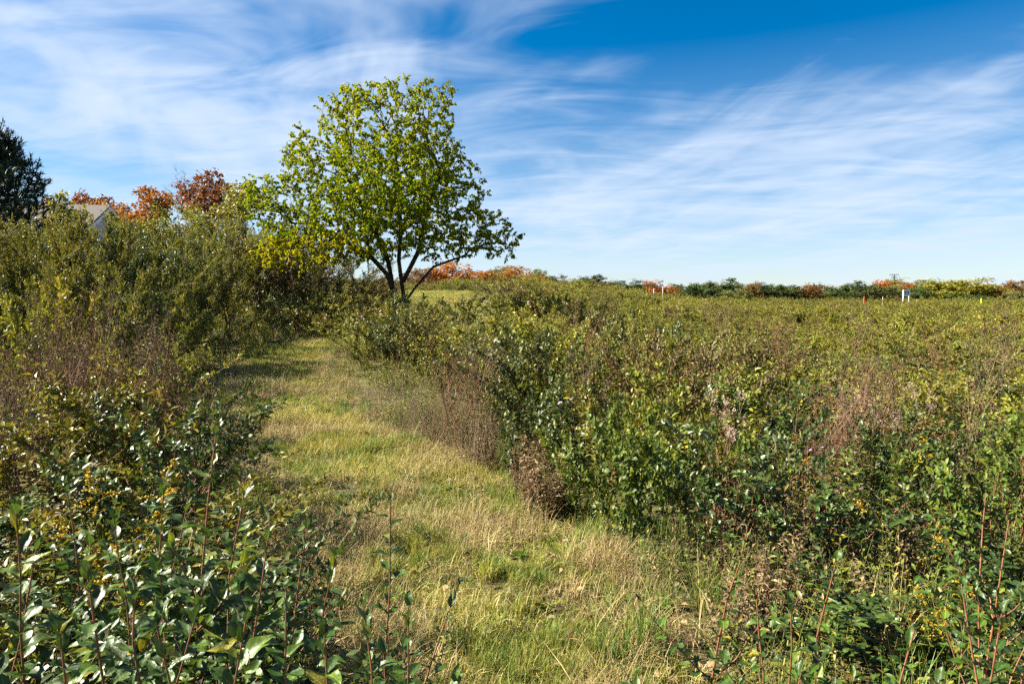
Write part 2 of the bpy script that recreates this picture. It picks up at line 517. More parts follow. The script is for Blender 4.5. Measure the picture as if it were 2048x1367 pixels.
def ground_mat(name, cols, s1, s2, bump):
    m, nt, N, Lk = new_mat(name)
    out = N('ShaderNodeOutputMaterial'); bs = N('ShaderNodeBsdfPrincipled')
    tx = N('ShaderNodeTexCoord')
    a = N('ShaderNodeTexNoise'); a.inputs['Scale'].default_value = s1; a.inputs['Detail'].default_value = 8; a.inputs['Roughness'].default_value = .7
    b = N('ShaderNodeTexNoise'); b.inputs['Scale'].default_value = s2; b.inputs['Detail'].default_value = 6; b.inputs['Roughness'].default_value = .7
    Lk(tx.outputs['Object'], a.inputs['Vector']); Lk(tx.outputs['Object'], b.inputs['Vector'])
    ad = N('ShaderNodeMath'); ad.operation = 'ADD'; Lk(a.outputs[0], ad.inputs[0]); Lk(b.outputs[0], ad.inputs[1])
    hf = N('ShaderNodeMath'); hf.operation = 'MULTIPLY'; hf.inputs[1].default_value = .5; Lk(ad.outputs[0], hf.inputs[0])
    cr = N('ShaderNodeValToRGB')
    el = cr.color_ramp.elements
    while len(el) < len(cols):
        el.new(.5)
    for i, c in enumerate(cols):
        el[i].position = .34 + .32 * i / (len(cols) - 1); el[i].color = (*c, 1)
    Lk(hf.outputs[0], cr.inputs[0]); Lk(cr.outputs[0], bs.inputs['Base Color'])
    bs.inputs['Roughness'].default_value = .95; bs.inputs['Specular IOR Level'].default_value = .1
    bp = N('ShaderNodeBump'); bp.inputs['Strength'].default_value = 1; bp.inputs['Distance'].default_value = bump
    Lk(b.outputs[0], bp.inputs['Height']); Lk(bp.outputs[0], bs.inputs['Normal'])
    Lk(bs.outputs[0], out.inputs[0])
    return m


M['soil'] = ground_mat('meadow_soil', [(.04, .03, .018), (.075, .06, .03), (.10, .10, .035), (.16, .14, .06)], .8, 22, .03)
M['turf'] = ground_mat('mown_turf', [(.035, .027, .015), (.075, .058, .026), (.12, .095, .04), (.17, .14, .06)], 1.3, 40, .02)

# ------------------------------------------------------------------ the setting
def build_ground():
    def axis(a, b, n, k):
        t = np.linspace(-1, 1, n)
        s = np.sinh(t * k) / math.sinh(k)
        return np.where(s < 0, -s * a, s * b)
    xs = axis(-900, 900, 190, 6.5)
    ys = np.concatenate([np.linspace(-40, -4, 10), np.linspace(-3, 30, 90), 30 + (np.linspace(0, 1, 70)[1:] ** 3) * 1500])
    Xg, Yg = np.meshgrid(xs, ys)
    Z = H(Xg, Yg)
    V = np.stack([Xg, Yg, Z], -1).reshape(-1, 3)
    nx, ny = len(xs), len(ys)
    j, i = np.meshgrid(np.arange(ny - 1), np.arange(nx - 1), indexing='ij')
    Fq = np.stack([j * nx + i, j * nx + i + 1, (j + 1) * nx + i + 1, (j + 1) * nx + i], -1).reshape(-1, 4)
    obj('ground', MB().add(V, Fq).mesh('ground', M['soil']), kind='structure')
    # the mown path follows the ground as a strip
    c = PATHS
    tg = unit(np.gradient(c[:, :2], axis=0))
    nr = np.stack([tg[:, 1], -tg[:, 0]], 1)
    cs = np.linspace(-1, 1, 9)
    jit = 1 + .12 * np.sin(np.arange(len(c)) * .9) + .08 * np.sin(np.arange(len(c)) * 2.3)
    P = c[:, None, :2] + nr[:, None, :] * (cs[None, :, None] * (c[:, 2] * jit)[:, None, None])
    Z = H(P[..., 0], P[..., 1]) + .03 - .025 * np.abs(cs)[None]
    V = np.concatenate([P, Z[..., None]], -1).reshape(-1, 3)
    n, k = len(c), len(cs)
    j, i = np.meshgrid(np.arange(n - 1), np.arange(k - 1), indexing='ij')
    Fq = np.stack([j * k + i, j * k + i + 1, (j + 1) * k + i + 1, (j + 1) * k + i], -1).reshape(-1, 4)
    obj('path', MB().add(V, Fq).mesh('path', M['turf']), kind='structure')


build_ground()

# ------------------------------------------------------------------ plant makers: each returns [(part name, mesh, kind)]
def stems_and_twigs(r, h, spread, nst, ntw, twl, K=7, lean=.25, up=.55):
    """curved stems from the base and twigs along them: arrays (M,K,3)"""
    az = r.uniform(0, 2 * math.pi, nst)
    ln = np.abs(r.normal(lean, lean * .5, nst))
    hh = h * r.uniform(.72, 1.0, nst)
    t = np.linspace(0, 1, K)[None]
    out = spread * (ln / max(lean, .01))[:, None] * (t * .55 + .45 * t ** 2)
    wob = r.normal(0, .035 * h, (nst, K, 2)).cumsum(1) * .5
    b0 = r.normal(0, .06 * spread + .02, (nst, 2))
    Px = b0[:, :1] + np.cos(az)[:, None] * out + wob[..., 0] * t
    Py = b0[:, 1:] + np.sin(az)[:, None] * out + wob[..., 1] * t
    Pz = hh[:, None] * t * (1 - .06 * out / max(spread, .1)) - .04
    S = np.stack([Px, Py, Pz], -1)
    si = r.integers(0, nst, ntw)
    tt = r.uniform(.12, .97, ntw) ** .8
    f = tt * (K - 1); i0 = np.minimum(f.astype(int), K - 2); fr = (f - i0)[:, None]
    base = S[si, i0] * (1 - fr) + S[si, i0 + 1] * fr
    tan = unit(S[si, i0 + 1] - S[si, i0])
    radial = rdir(r, ntw) * np.array([1, 1, .35])
    outw = unit(np.concatenate([base[:, :2], np.zeros((ntw, 1))], 1) + 1e-6)
    d = unit(tan * .35 + radial * .6 + outw * .45 + UP * up)
    ln2 = twl * r.uniform(.45, 1.15, ntw) * (1.15 - .55 * tt)
    KK = 5
    tk = np.linspace(0, 1, KK)[None, :, None]
    bend = r.normal(0, .22, (ntw, 1, 3)) + np.array([0, 0, .18])
    Tw = base[:, None] + d[:, None] * tk * ln2[:, None, None] + bend * (tk ** 2) * ln2[:, None, None] * .6
    return S, Tw


def along(P, per, r, t0=.1):
    """per points along each polyline -> pos, tangent, azimuth"""
    Mn, K, _ = P.shape
    t = (np.linspace(t0, 1, per)[None] + r.uniform(-.5, .5, (Mn, per)) / per).clip(0, 1)
    f = t * (K - 1); i0 = np.minimum(f.astype(int), K - 2); fr = (f - i0)[..., None]
    m = np.arange(Mn)[:, None]
    pos = P[m, i0] * (1 - fr) + P[m, i0 + 1] * fr
    tan = unit(P[m, i0 + 1] - P[m, i0])
    az = np.arange(per)[None] * 2.4 + r.uniform(0, 6.28, (Mn, 1))
    return pos.reshape(-1, 3), tan.reshape(-1, 3), az.reshape(-1), t.reshape(-1)


def leaf_frames(tan, az, r, out=.9, upb=.25, jit=.3):
    a = unit(np.cross(tan, np.where(np.abs(tan[:, 2:3]) > .95, np.array([1.0, 0, 0]), UP)))
    b = np.cross(tan, a)
    rad = np.cos(az)[:, None] * a + np.sin(az)[:, None] * b
    d = unit(tan * .6 + rad * out + UP * upb + r.normal(0, jit, rad.shape))
    n = unit(tan * .9 - rad * .3 + UP * .5 + r.normal(0, .35, rad.shape))
    return d, n


def make_shrub(seed, h, spread, nst, ntw, twl, per, L, wr, lm, sm, tm=T_FOLD, lean=.28, r0=.012, up=.55, bare=.1):
    r = np.random.default_rng(seed)
    S, Tw = stems_and_twigs(r, h, spread, nst, ntw, twl, lean=lean, up=up)
    ms = MB()
    tubes(ms, S, r0 * h * np.linspace(1, .18, S.shape[1])[None] * np.ones((nst, 1)), 5)
    tubes(ms, Tw, r0 * .28 * h * np.linspace(1, .3, Tw.shape[1])[None] * np.ones((ntw, 1)), 3)
    pos, tan, az, t = along(Tw, per, r, bare)
    p2, t2, a2, tt2 = along(S[:, S.shape[1] // 2:], per + 2, r)
    pos = np.concatenate([pos, p2]); tan = np.concatenate([tan, t2]); az = np.concatenate([az, a2]); t = np.concatenate([t, tt2])
    keep = r.random(len(pos)) < .92
    pos, tan, az, t = pos[keep], tan[keep], az[keep], t[keep]
    d, n = leaf_frames(tan, az, r)
    mb = MB()
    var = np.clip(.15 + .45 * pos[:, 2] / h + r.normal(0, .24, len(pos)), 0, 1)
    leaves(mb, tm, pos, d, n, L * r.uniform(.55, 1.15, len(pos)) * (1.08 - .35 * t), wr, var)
    return [('stems', ms.mesh('shrub_stems', sm), None), ('foliage', mb.mesh('shrub_foliage', lm, tm is not T_FOLD), 'stuff')]


def make_herbs(seed, n, h, rad, per, L, wr, lm, sm, tm=T_FOLD, lean=.12, droop=0.0):
    """a clump of upright leafy stems"""
    r = np.random.default_rng(seed)
    rr = rad * np.sqrt(r.random(n)); a = r.uniform(0, 6.28, n)
    b = np.stack([rr * np.cos(a), rr * np.sin(a), np.full(n, -.03)], 1)
    K = 5
    t = np.linspace(0, 1, K)[None, :, None]
    top = np.concatenate([r.normal(0, lean * h, (n, 2)), (h * r.uniform(.5, 1.05, n))[:, None]], 1)
    mid = np.concatenate([r.normal(0, .06 * h, (n, 2)), np.zeros((n, 1))], 1)
    P = b[:, None] + top[:, None] * t + mid[:, None] * (4 * t * (1 - t))
    ms = MB()
    tubes(ms, P, .0035 * np.linspace(1, .4, K)[None] * np.ones((n, 1)), 3)
    pos, tan, az, tt = along(P, per, r, .12)
    d, nn = leaf_frames(tan, az, r, 1.0, .15 - droop)
    mb = MB()
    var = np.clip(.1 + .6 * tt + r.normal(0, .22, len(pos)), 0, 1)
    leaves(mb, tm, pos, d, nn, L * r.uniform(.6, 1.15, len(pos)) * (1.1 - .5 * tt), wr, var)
    return ms, mb, P, r


def join_pair(ms, mb, sm, lm, name):
    """stems + leaves as one mesh with two materials (for instanced ground cover)"""
    o = MB()
    o.V = ms.V + mb.V
    o.FA = ms.FA + [f + ms.n for f in mb.FA]
    o.var = ms.var + mb.var
    o.mi = ms.mi + [np.ones(len(x), int) for x in mb.var]
    o.n = ms.n + mb.n
    return o.mesh(name, [sm, lm])


def blobs(mb, pos, size, r, var, mi=0):
    """tiny three-faced bits (flower and seed bits)"""
    n = len(pos)
    d = rdir(r, n); nn = rdir(r, n)
    leaves(mb, (np.array([(-.5, 0, 0), (.5, 0, 0), (0, 1, .2), (0, .3, .8)], float), np.array([(0, 1, 2), (0, 3, 1), (1, 3, 2)])), pos, d, nn, size, 1.0, var, mi)


def make_goldenrod(seed, h=1.0, nst=3, leafm='herb'):
    r = np.random.default_rng(seed)
    ms, mb, P, r = make_herbs(seed, nst, h, .10, 34, .085, .15, M[leafm], M['stem_green'], T_FOLD, .10, .1)
    fl = MB()
    for p in P:
        tip, dn = p[-1], unit(p[-1] - p[-2])
        nb = 14
        az = r.uniform(0, 6.28, nb); f = np.linspace(0, 1, nb)
        base = tip - dn * (.22 * h * (1 - f))[:, None]
        d = np.stack([np.cos(az), np.sin(az), r.uniform(.25, .7, nb)], 1)
        ln = (.13 * (1.15 - f)) * r.uniform(.7, 1.2, nb) * h
        tk = np.linspace(0, 1, 5)[None, :, None]
        Q = base[:, None] + d[:, None] * tk * ln[:, None, None] - UP * (tk ** 2) * ln[:, None, None] * .35
        tubes(ms, Q, np.full(Q.shape[:2], .0014), 3)
        q, tn, a2, tt = along(Q, 20, r, .15)
        blobs(fl, q + r.normal(0, .004, q.shape) + UP * .004, .011 * r.uniform(.6, 1.3, len(q)), r, np.clip(r.normal(.5, .3, len(q)), 0, 1))
    return [('stems', ms.mesh('goldenrod_stems', M['stem_green']), None), ('foliage', mb.mesh('goldenrod_leaves', M[leafm], False), 'stuff'),
            ('flower_plume', fl.mesh('goldenrod_plume', M['gold'], False), 'stuff')]


def make_dry_weed(seed, h=1.1, nst=4, sm='dry_red', seedm='seed', nest=True):
    """rusty stalks that branch near the top into small seed heads"""
    r = np.random.default_rng(seed)
    a = r.uniform(0, 6.28, nst)
    b = np.stack([.07 * np.cos(a), .07 * np.sin(a), np.full(nst, -.03)], 1)
    K = 7; t = np.linspace(0, 1, K)[None, :, None]
    top = np.concatenate([r.normal(0, .11 * h, (nst, 2)), (h * r.uniform(.7, 1.05, nst))[:, None]], 1)
    P = b[:, None] + top[:, None] * t + r.normal(0, .02, (nst, K, 3)) * t
    ms, sd, lf = MB(), MB(), MB()
    tubes(ms, P, .0042 * np.linspace(1, .45, K)[None] * np.ones((nst, 1)), 4)
    Qs = []
    for p in P:
        nb = 9
        f = r.uniform(.5, 1, nb); i0 = np.minimum((f * (K - 1)).astype(int), K - 2)
        base = p[i0] + (p[i0 + 1] - p[i0]) * (f * (K - 1) - i0)[:, None]
        az = r.uniform(0, 6.28, nb)
        d = unit(np.stack([np.cos(az) * .55, np.sin(az) * .55, np.full(nb, 1.0)], 1))
        ln = h * r.uniform(.12, .3, nb)
        tk = np.linspace(0, 1, 5)[None, :, None]
        Q = base[:, None] + d[:, None] * tk * ln[:, None, None] + UP * (tk ** 2) * .3 * ln[:, None, None]
        Qs.append(Q)
    Q = np.concatenate(Qs)
    tubes(ms, Q, .0022 * np.linspace(1, .5, 5)[None] * np.ones((len(Q), 1)), 3)
    tips = Q[:, -1]
    if nest:
        for c in tips:
            k = 12
            az = np.arange(k) / k * 6.28
            d = np.stack([np.cos(az) * .8, np.sin(az) * .8, np.full(k, .75)], 1)
            ln = r.uniform(.022, .04)
            tk = np.linspace(0, 1, 4)[None, :, None]
            R_ = c[None, None] + d[:, None] * tk * ln + (np.array([0, 0, 1.0]) - d * np.array([1, 1, 0]))[:, None] * tk ** 2 * ln * .45
            tubes(ms, R_, np.full(R_.shape[:2], .0009), 3)
            e = R_[:, -1]
            e = np.repeat(e, 4, 0) + r.normal(0, .004, (4 * k, 3))
            blobs(sd, e, .007, r, np.clip(r.normal(.5, .3, len(e)), 0, 1))
    else:
        e = np.repeat(tips, 26, 0) + r.normal(0, .016, (26 * len(tips), 3)) * np.array([1, 1, 1.5])
        blobs(sd, e, .011, r, np.clip(r.normal(.5, .3, len(e)), 0, 1))
    pos, tan, az, tt = along(P[:, :6], 8, r, .1)
    d, n = leaf_frames(tan, az, r, 1, -.5)
    leaves(lf, T_FOLD, pos, d, n, .05 * r.uniform(.5, 1.2, len(pos)), .22, r.random(len(pos)))
    return [('stems', ms.mesh('dry_weed_stems', M[sm]), None), ('seed_heads', sd.mesh('dry_weed_seeds', M[seedm], False), 'stuff'),
            ('withered_leaves', lf.mesh('dry_weed_leaves', M['herb_brown'], False), 'stuff')]


def make_withered(seed, n=10, h=.75, rad=.2):
    ms, mb, P, r = make_herbs(seed, n, h, rad, 30, .085, .36, None, None, T_FOLD, .14, .85)
    return [('stems', ms.mesh('withered_stems', M['dry']), None), ('withered_leaves', mb.mesh('withered_leaves', M['herb_brown'], False), 'stuff')]


def make_fine_weed(seed, n=30, h=.85, rad=.34):
    """greyish, twiggy, fine-seeded stalks"""
    r = np.random.default_rng(seed)
    rr = rad * np.sqrt(r.random(n)); a = r.uniform(0, 6.28, n)
    b = np.stack([rr * np.cos(a), rr * np.sin(a), np.full(n, -.03)], 1)
    K = 5; t = np.linspace(0, 1, K)[None, :, None]
    top = np.concatenate([r.normal(0, .16 * h, (n, 2)), (h * r.uniform(.45, 1.1, n))[:, None]], 1)
    P = b[:, None] + top[:, None] * t + r.normal(0, .015, (n, K, 3)) * t
    ms, sd = MB(), MB()
    tubes(ms, P, .0022 * np.linspace(1, .5, K)[None] * np.ones((n, 1)), 3)
    q, tn, az, tt = along(P[:, 1:], 10, r, .1)
    d, _ = leaf_frames(tn, az, r, .8, .5)
    ln = .07 * r.uniform(.4, 1.1, len(q))
    Q = q[:, None] + d[:, None] * np.linspace(0, 1, 3)[None, :, None] * ln[:, None, None]
    tubes(ms, Q, np.full(Q.shape[:2], .0011), 3)
    e = Q[:, -1]
    e = np.concatenate([e, Q[:, 1], e + r.normal(0, .01, e.shape)])
    blobs(sd, e, .009, r, np.clip(r.normal(.5, .3, len(e)), 0, 1))
    return [('stems', ms.mesh('fine_weed_stems', M['dry_grey']), None), ('seed_heads', sd.mesh('fine_weed_seeds', M['seed'], False), 'stuff')]


def flower_bits(mb_p, mb_d, c, up, rad, npet, r):
    a = unit(np.cross(up, np.array([.3, .9, .1]))); b = np.cross(up, a)
    az = np.arange(npet) / npet * 6.28
    d = np.cos(az)[:, None] * a + np.sin(az)[:, None] * b + up * r.uniform(.0, .25, (npet, 1))
    leaves(mb_p, T_FOLD, np.repeat(c[None], npet, 0) + d * rad * .22, d, np.repeat(up[None], npet, 0), rad * .8, .42, r.random(npet))
    k = 8
    az = np.arange(k) / k * 6.28
    ring = c + rad * .3 * (np.cos(az)[:, None] * a + np.sin(az)[:, None] * b)
    V = np.concatenate([ring, ring * .5 + c * .5 + up * rad * .16, [c + up * rad * .2]])
    Fq = [(i, (i + 1) % k, k + (i + 1) % k, k + i) for i in range(k)]
    mb_d.add(V, Fq)
    mb_d.add(V[k:], [(i, (i + 1) % k, k) for i in range(k)])


def make_flower_plant(seed, h, nst, nfl, rad, npet, pm, leafL=.05):
    ms, mb, P, r = make_herbs(seed, nst, h, .08, 18, leafL, .16, None, None, T_FOLD, .14, .0)
    parts = []
    for i in range(nfl):
        p = P[i % nst]
        tip = p[-1] + np.append(r.normal(0, .04, 2), r.uniform(-.05, .03))
        st = np.stack([p[-2], (p[-2] + tip) / 2 + r.normal(0, .008, 3), tip])
        tubes(ms, st[None], np.full((1, 3), .0013), 3)
        mp, md = MB(), MB()
        flower_bits(mp, md, tip, unit(np.array([r.normal(.0, .3), -.35 + r.normal(0, .3), 1.0])), rad * r.uniform(.8, 1.15), npet, r)
        parts.append(('flower', mp.mesh('flower_petals', M[pm], False), None, ('flower_disc', md.mesh('flower_disc', M['disc']))))
    return [('stems', ms.mesh('flower_stems', M['stem_green']), None), ('foliage', mb.mesh('flower_leaves', M['herb'], False), 'stuff')] + parts


def make_grass_tuft(seed, n, h, rad, mat, w=.004, flat=.5, var0=None, K=4):
    """blades as bent ribbons"""
    r = np.random.default_rng(seed)
    rr = rad * np.sqrt(r.random(n)); a = r.uniform(0, 6.28, n)
    b = np.stack([rr * np.cos(a), rr * np.sin(a), np.full(n, -.005)], 1)
    az = r.uniform(0, 6.28, n)
    o = np.stack([np.cos(az), np.sin(az), np.zeros(n)], 1)
    tilt = np.abs(r.normal(flat, flat * .6, n))
    L = h * r.uniform(.45, 1.15, n)
    t = np.linspace(0, 1, K)
    Q = []
    for tk in t:
        ang = np.clip(tilt * (.3 + 1.1 * tk), 0, 1.75)
        Q.append(np.cos(ang)[:, None] * UP + np.sin(ang)[:, None] * o)
    seg = np.stack(Q, 1) * (L / (K - 1))[:, None, None]
    P = b[:, None] + np.concatenate([np.zeros((n, 1, 3)), np.cumsum(seg[:, :-1], 1)], 1)
    P[..., 2] = np.maximum(P[..., 2], .004)
    side = np.stack([-np.sin(az + r.normal(0, .5, n)), np.cos(az), r.normal(0, .25, n)], 1)
    ww = (w * r.uniform(.6, 1.3, n))[:, None] * np.array([1, .9, .65, .12] if K == 4 else np.linspace(1, .15, K))[None]
    V = np.stack([P - side[:, None] * ww[..., None] / 2, P + side[:, None] * ww[..., None] / 2], 2).reshape(-1, 3)
    k = np.arange(K - 1)
    q = np.stack([k * 2, k * 2 + 1, k * 2 + 3, k * 2 + 2], -1)
    Fq = (q[None] + (np.arange(n) * K * 2)[:, None, None]).reshape(-1, 4)
    v = r.random(n) if var0 is None else np.clip(r.normal(var0[0], var0[1], n), 0, 1)
    mb = MB().add(V, Fq, np.repeat(v, K - 1))
    return mb.mesh('grass_tuft', mat)


# ------------------------------------------------------------------ trees by growing towards points in a crown
def grow(att, starts, D=1.3, kill=.34, step=.17, iters=260, grav=.0, seed=0):
    """starts: list of polylines (arrays); returns nodes, parent index"""
    nodes, par = [], []
    for pl in starts:
        L = np.linalg.norm(np.diff(pl, axis=0), axis=1).sum()
        k = max(2, int(L / step))
        d = np.concatenate([[0], np.cumsum(np.linalg.norm(np.diff(pl, axis=0), axis=1))])
        P = np.stack([np.interp(np.linspace(0, d[-1], k), d, pl[:, c]) for c in range(3)], 1)
        for i, p in enumerate(P):
            nodes.append(p); par.append(len(nodes) - 2 if i else -1)
    r = np.random.default_rng(seed)
    nodes = np.array(nodes); par = list(par)
    att = att.copy()
    best = np.linalg.norm(att[:, None] - nodes[None], axis=2)
    ni, nd = best.argmin(1), best.min(1)
    for it in range(iters):
        act = nd < (D if it > 25 else 4.0)
        if not act.any():
            break
        v = unit(att[act] - nodes[ni[act]])
        acc = np.zeros_like(nodes)
        np.add.at(acc, ni[act], v)
        idx = np.unique(ni[act])
        dd = unit(unit(acc[idx]) + r.normal(0, .22, (len(idx), 3)) + np.array([0, 0, grav]))
        new = nodes[idx] + dd * step
        n0 = len(nodes)
        nodes = np.concatenate([nodes, new]); par += list(idx)
        d2 = np.linalg.norm(att[:, None] - new[None], axis=2)
        m = d2.min(1); a = d2.argmin(1) + n0
        up = m < nd
        nd = np.where(up, m, nd); ni = np.where(up, a, ni)
        keep = nd > kill
        att, nd, ni = att[keep], nd[keep], ni[keep]
        if not len(att):
            break
    return nodes, np.array(par)


def node_radii(par, tip=.006, e=2.3):
    n = len(par)
    acc = np.zeros(n)
    nch = np.zeros(n, int)
    for i in range(n - 1, -1, -1):
        if nch[i] == 0:
            acc[i] = tip ** e
        if par[i] >= 0:
            acc[par[i]] += acc[i]
            nch[par[i]] += 1
    return acc ** (1 / e), nch


def branch_tubes(mb, nodes, par, rad, S=6, lim=1.0):
    k = par >= 0
    P = np.stack([nodes[par[k]], nodes[k]], 1)
    R = np.stack([np.minimum(rad[par[k]], rad[k] * 1.5), rad[k]], 1)
    big = R[:, 0] > .02
    d = unit(P[:, 1] - P[:, 0])
    P[:, 1] += d * (R[:, 1] * .5)[:, None]
    tubes(mb, P[big], R[big], S)
    if (~big).any():
        tubes(mb, P[~big], R[~big], 3)


def crown_points(blobs_, n, r, surf=.55):
    """blobs: (x,y,z,rx,ry,rz) -> points, biased towards each lobe's outside"""
    w = np.array([b[3] * b[4] * b[5] for b in blobs_]) ** .55
    out = []
    for b, k in zip(blobs_, np.maximum((n * w / w.sum()).astype(int), 6)):
        d = rdir(r, k) * (r.random(k)[:, None] ** surf * .0 + r.uniform(.25, 1, k)[:, None] ** .5)
        out.append(np.array(b[:3]) + d * np.array(b[3:]))
    return np.concatenate(out)


def tree_leaves(mb, nodes, par, rad, nch, r, L, wr, per, lim, tm, droop, twig=.25, sb=None, vb=None):
    thin = np.where((rad < lim) & (par >= 0))[0]
    d = unit(nodes[thin] - nodes[par[thin]])
    tips = nch[thin] == 0
    # short leafy twigs from thin nodes
    nt = np.where(tips, 3, 1)
    src = np.repeat(np.arange(len(thin)), nt)
    td = unit(d[src] * .6 + rdir(r, len(src)) * .6 + UP * .25)
    ln = twig * r.uniform(.4, 1.2, len(src))
    tk = np.linspace(0, 1, 4)[None, :, None]
    Tw = nodes[thin][src][:, None] + td[:, None] * tk * ln[:, None, None] - UP * tk ** 2 * ln[:, None, None] * .15
    if sb is not None:
        tubes(sb, Tw, .0035 * np.linspace(1, .5, 4)[None] * np.ones((len(Tw), 1)), 3)
    pos, tan, az, t = along(Tw, per, r, .15)
    dd = unit(tan * .35 + rdir(r, len(pos)) * .65 - UP * droop)
    pet = unit(tan + rdir(r, len(pos)) * .8)
    pos = pos + pet * L * .35
    nn = unit(rdir(r, len(pos)) * .7 + UP * .55)
    v = np.clip(r.normal(.50, .24, len(pos)) + (vb(pos) if vb is not None else 0), 0, 1)
    leaves(mb, tm, pos, dd, nn, L * r.uniform(.6, 1.15, len(pos)), wr, v)
    return len(pos)


def central_tree():
    Y = 21.5
    s = Y / F_PX
    x0 = X_at(803, Y); g = float(H(x0, Y))
    r = np.random.default_rng(11)

    def p(px, py, dy=0.0):
        return np.array([X_at(px, Y) - x0, dy, z_at(py, Y) - g])

    def bl(px, py, rx, rz, dy=0.0, ry=None):
        c = p(px, py, dy)
        return (*c, rx * s, (ry or .5 * (rx + rz)) * s * 1.15, rz * s)
    B = [bl(770, 262, 138, 92), bl(690, 215, 42, 48), bl(870, 215, 55, 48), bl(800, 345, 145, 90, 0, 150), bl(640, 300, 78, 58, .3), bl(585, 395, 92, 52, -.2),
         bl(520, 372, 34, 34), bl(640, 490, 100, 42, -.8), bl(700, 410, 110, 70, .8), bl(905, 385, 88, 66, .3), bl(950, 455, 82, 44, -.3),
         bl(1000, 480, 42, 22), bl(770, 420, 120, 60, -1.2), bl(870, 330, 75, 75, -.8), bl(575, 508, 60, 26, -1.0), bl(700, 485, 100, 38, -1.0), bl(620, 452, 90, 40, .4), bl(760, 470, 80, 40, .9), bl(900, 442, 95, 45, .8), bl(965, 492, 60, 22, -.2), bl(540, 425, 50, 40, .2), bl(700, 520, 60, 18, -1.2), bl(640, 525, 60, 18, -1.3), bl(760, 505, 55, 22, -1.2), bl(860, 490, 60, 22, -.6), bl(920, 500, 60, 14, .1), bl(820, 430, 90, 50, -1.9), bl(710, 450, 90, 45, -1.9), bl(840, 460, 70, 45, -1.0), bl(640, 350, 60, 50, -.8), bl(780, 330, 120, 80, 1.7), bl(800, 380, 120, 70, -1.8)]
    att = crown_points(B, 3600, r)
    st = [np.array([p(812, 668, .05), p(808, 590), p(800, 520, -.1), p(806, 450, -.2), p(800, 380, -.1)]),
          np.array([p(799, 668, -.05), p(791, 590, -.12), p(779, 548, -.2), p(750, 514, -.4), p(690, 476, -.5), p(640, 450, -.5)]),
          np.array([p(811, 600, .02), p(830, 572, .12), p(866, 530, .2), p(930, 507, .2)]),
          np.array([p(788, 575, -.12), p(776, 520, .2), p(738, 440, .5), p(700, 370, .6)]),
          np.array([p(807, 560, 0), p(835, 500, .3), p(850, 420, .6), p(880, 340, .5)])]
    nodes, par = grow(att, st, D=2.2, kill=.24, step=.16, seed=4, iters=240)
    rad, nch = node_radii(par, .0065, 2.2)
    rad = np.minimum(rad, .135)
    t = thing('broadleaf_tree', 'lone spreading tree with yellow-green leaves and several dark trunks beside the mown path', 'tree', (x0, Y, g - .05), 0)
    tb, lf = MB(), MB()
    branch_tubes(tb, nodes, par, rad, 7)
    tw = MB()
    n = tree_leaves(lf, nodes, par, rad, nch, r, .095, .60, 14, .034, T_MID, .75, .26, tw, lambda q: .32 * (q[:, 2] < 3.1) * (q[:, 0] < -.9) + .12 * (q[:, 2] > 5.6))  # low left leaves made yellower: their backlit glow is put into the leaf colour
    print('central tree nodes', len(nodes), 'leaves', n)
    obj('trunk', tb.mesh('tree_trunks_and_limbs', M['bark']), t)
    obj('twigs', tw.mesh('tree_twigs', M['bark']), t)
    obj('crown', lf.mesh('tree_crown', M['tree'], True), t, kind='stuff')


central_tree()


def crown_tree_parts(seed, h, w, leafL, nleaf, trunk_r=.12, lobes=9, base=.25, mat='far_green', shape='round', tm=T_FOLD, limbs=True):
    """a background tree: trunk with limbs, and a crown of leaf-sized faces in uneven clumps"""
    r = np.random.default_rng(seed)
    tb = MB()
    K = 6; t = np.linspace(0, 1, K)
    tr = np.stack([.03 * w * np.sin(t * 3 + seed), .03 * w * np.cos(t * 2 + seed), t * h * .8 - .3], 1)
    tubes(tb, tr[None], (trunk_r * np.linspace(1, .3, K))[None], 6)
    c = []
    for i in range(lobes):
        f = (i + .5) / lobes
        zz = h * (base + (1 - base) * r.uniform(.08, .9))
        zt = (zz / h - base) / (1 - base)
        prof = math.sin(math.pi * min(1, .12 + .80 * zt)) if shape == 'round' else 1.02 - zt
        a = i * 2.4 + r.uniform(-.4, .4)
        R = w * .5 * prof * r.uniform(.45, .8)
        rr = w * r.uniform(.15, .26) * (.6 + .5 * prof)
        c.append((R * math.cos(a), R * math.sin(a), zz, rr, rr, rr * r.uniform(.7, 1)))
    c.append((0, 0, h * .9, w * .14, w * .14, h * .10))
    c.append((0, 0, h * (base + 1) / 2, w * .25, w * .25, h * .26))
    if limbs:
        for b in c[:-2]:
            z0 = max(.15 * h, b[2] - .3 * h)
            P = np.array([(0, 0, z0), (b[0] * .4, b[1] * .4, z0 + (b[2] - z0) * .55), (b[0] * .95, b[1] * .95, b[2])])
            tubes(tb, P[None], np.array([[trunk_r * .4, trunk_r * .28, trunk_r * .1]]), 4)
    lf = MB()
    w8 = np.array([b[3] ** 2 for b in c]); w8 /= w8.sum()
    for b, k in zip(c, (nleaf * w8).astype(int)):
        # sub-clumps over each lobe
        ns = 12
        sd = rdir(r, ns) * np.array(b[3:]) * r.uniform(.55, 1.08, (ns, 1)) + np.array(b[:3])
        pick = r.integers(0, ns, k)
        pos = sd[pick] + r.normal(0, .17, (k, 3)) * np.array(b[3:])
        out = unit(pos - np.array(b[:3]))
        nn = unit(out * .6 + rdir(r, k) * .7 + UP * .3)
        dd = unit(np.cross(nn, rdir(r, k)) - UP * .25)
        leaves(lf, tm, pos, dd, nn, leafL * r.uniform(.5, 1.2, k), .75, np.clip(r.normal(.5, .25, k), 0, 1))
    return [('trunk', tb.mesh('background_trunk', M['bark']), None), ('crown', lf.mesh('background_crown', M[mat], False), 'stuff')]


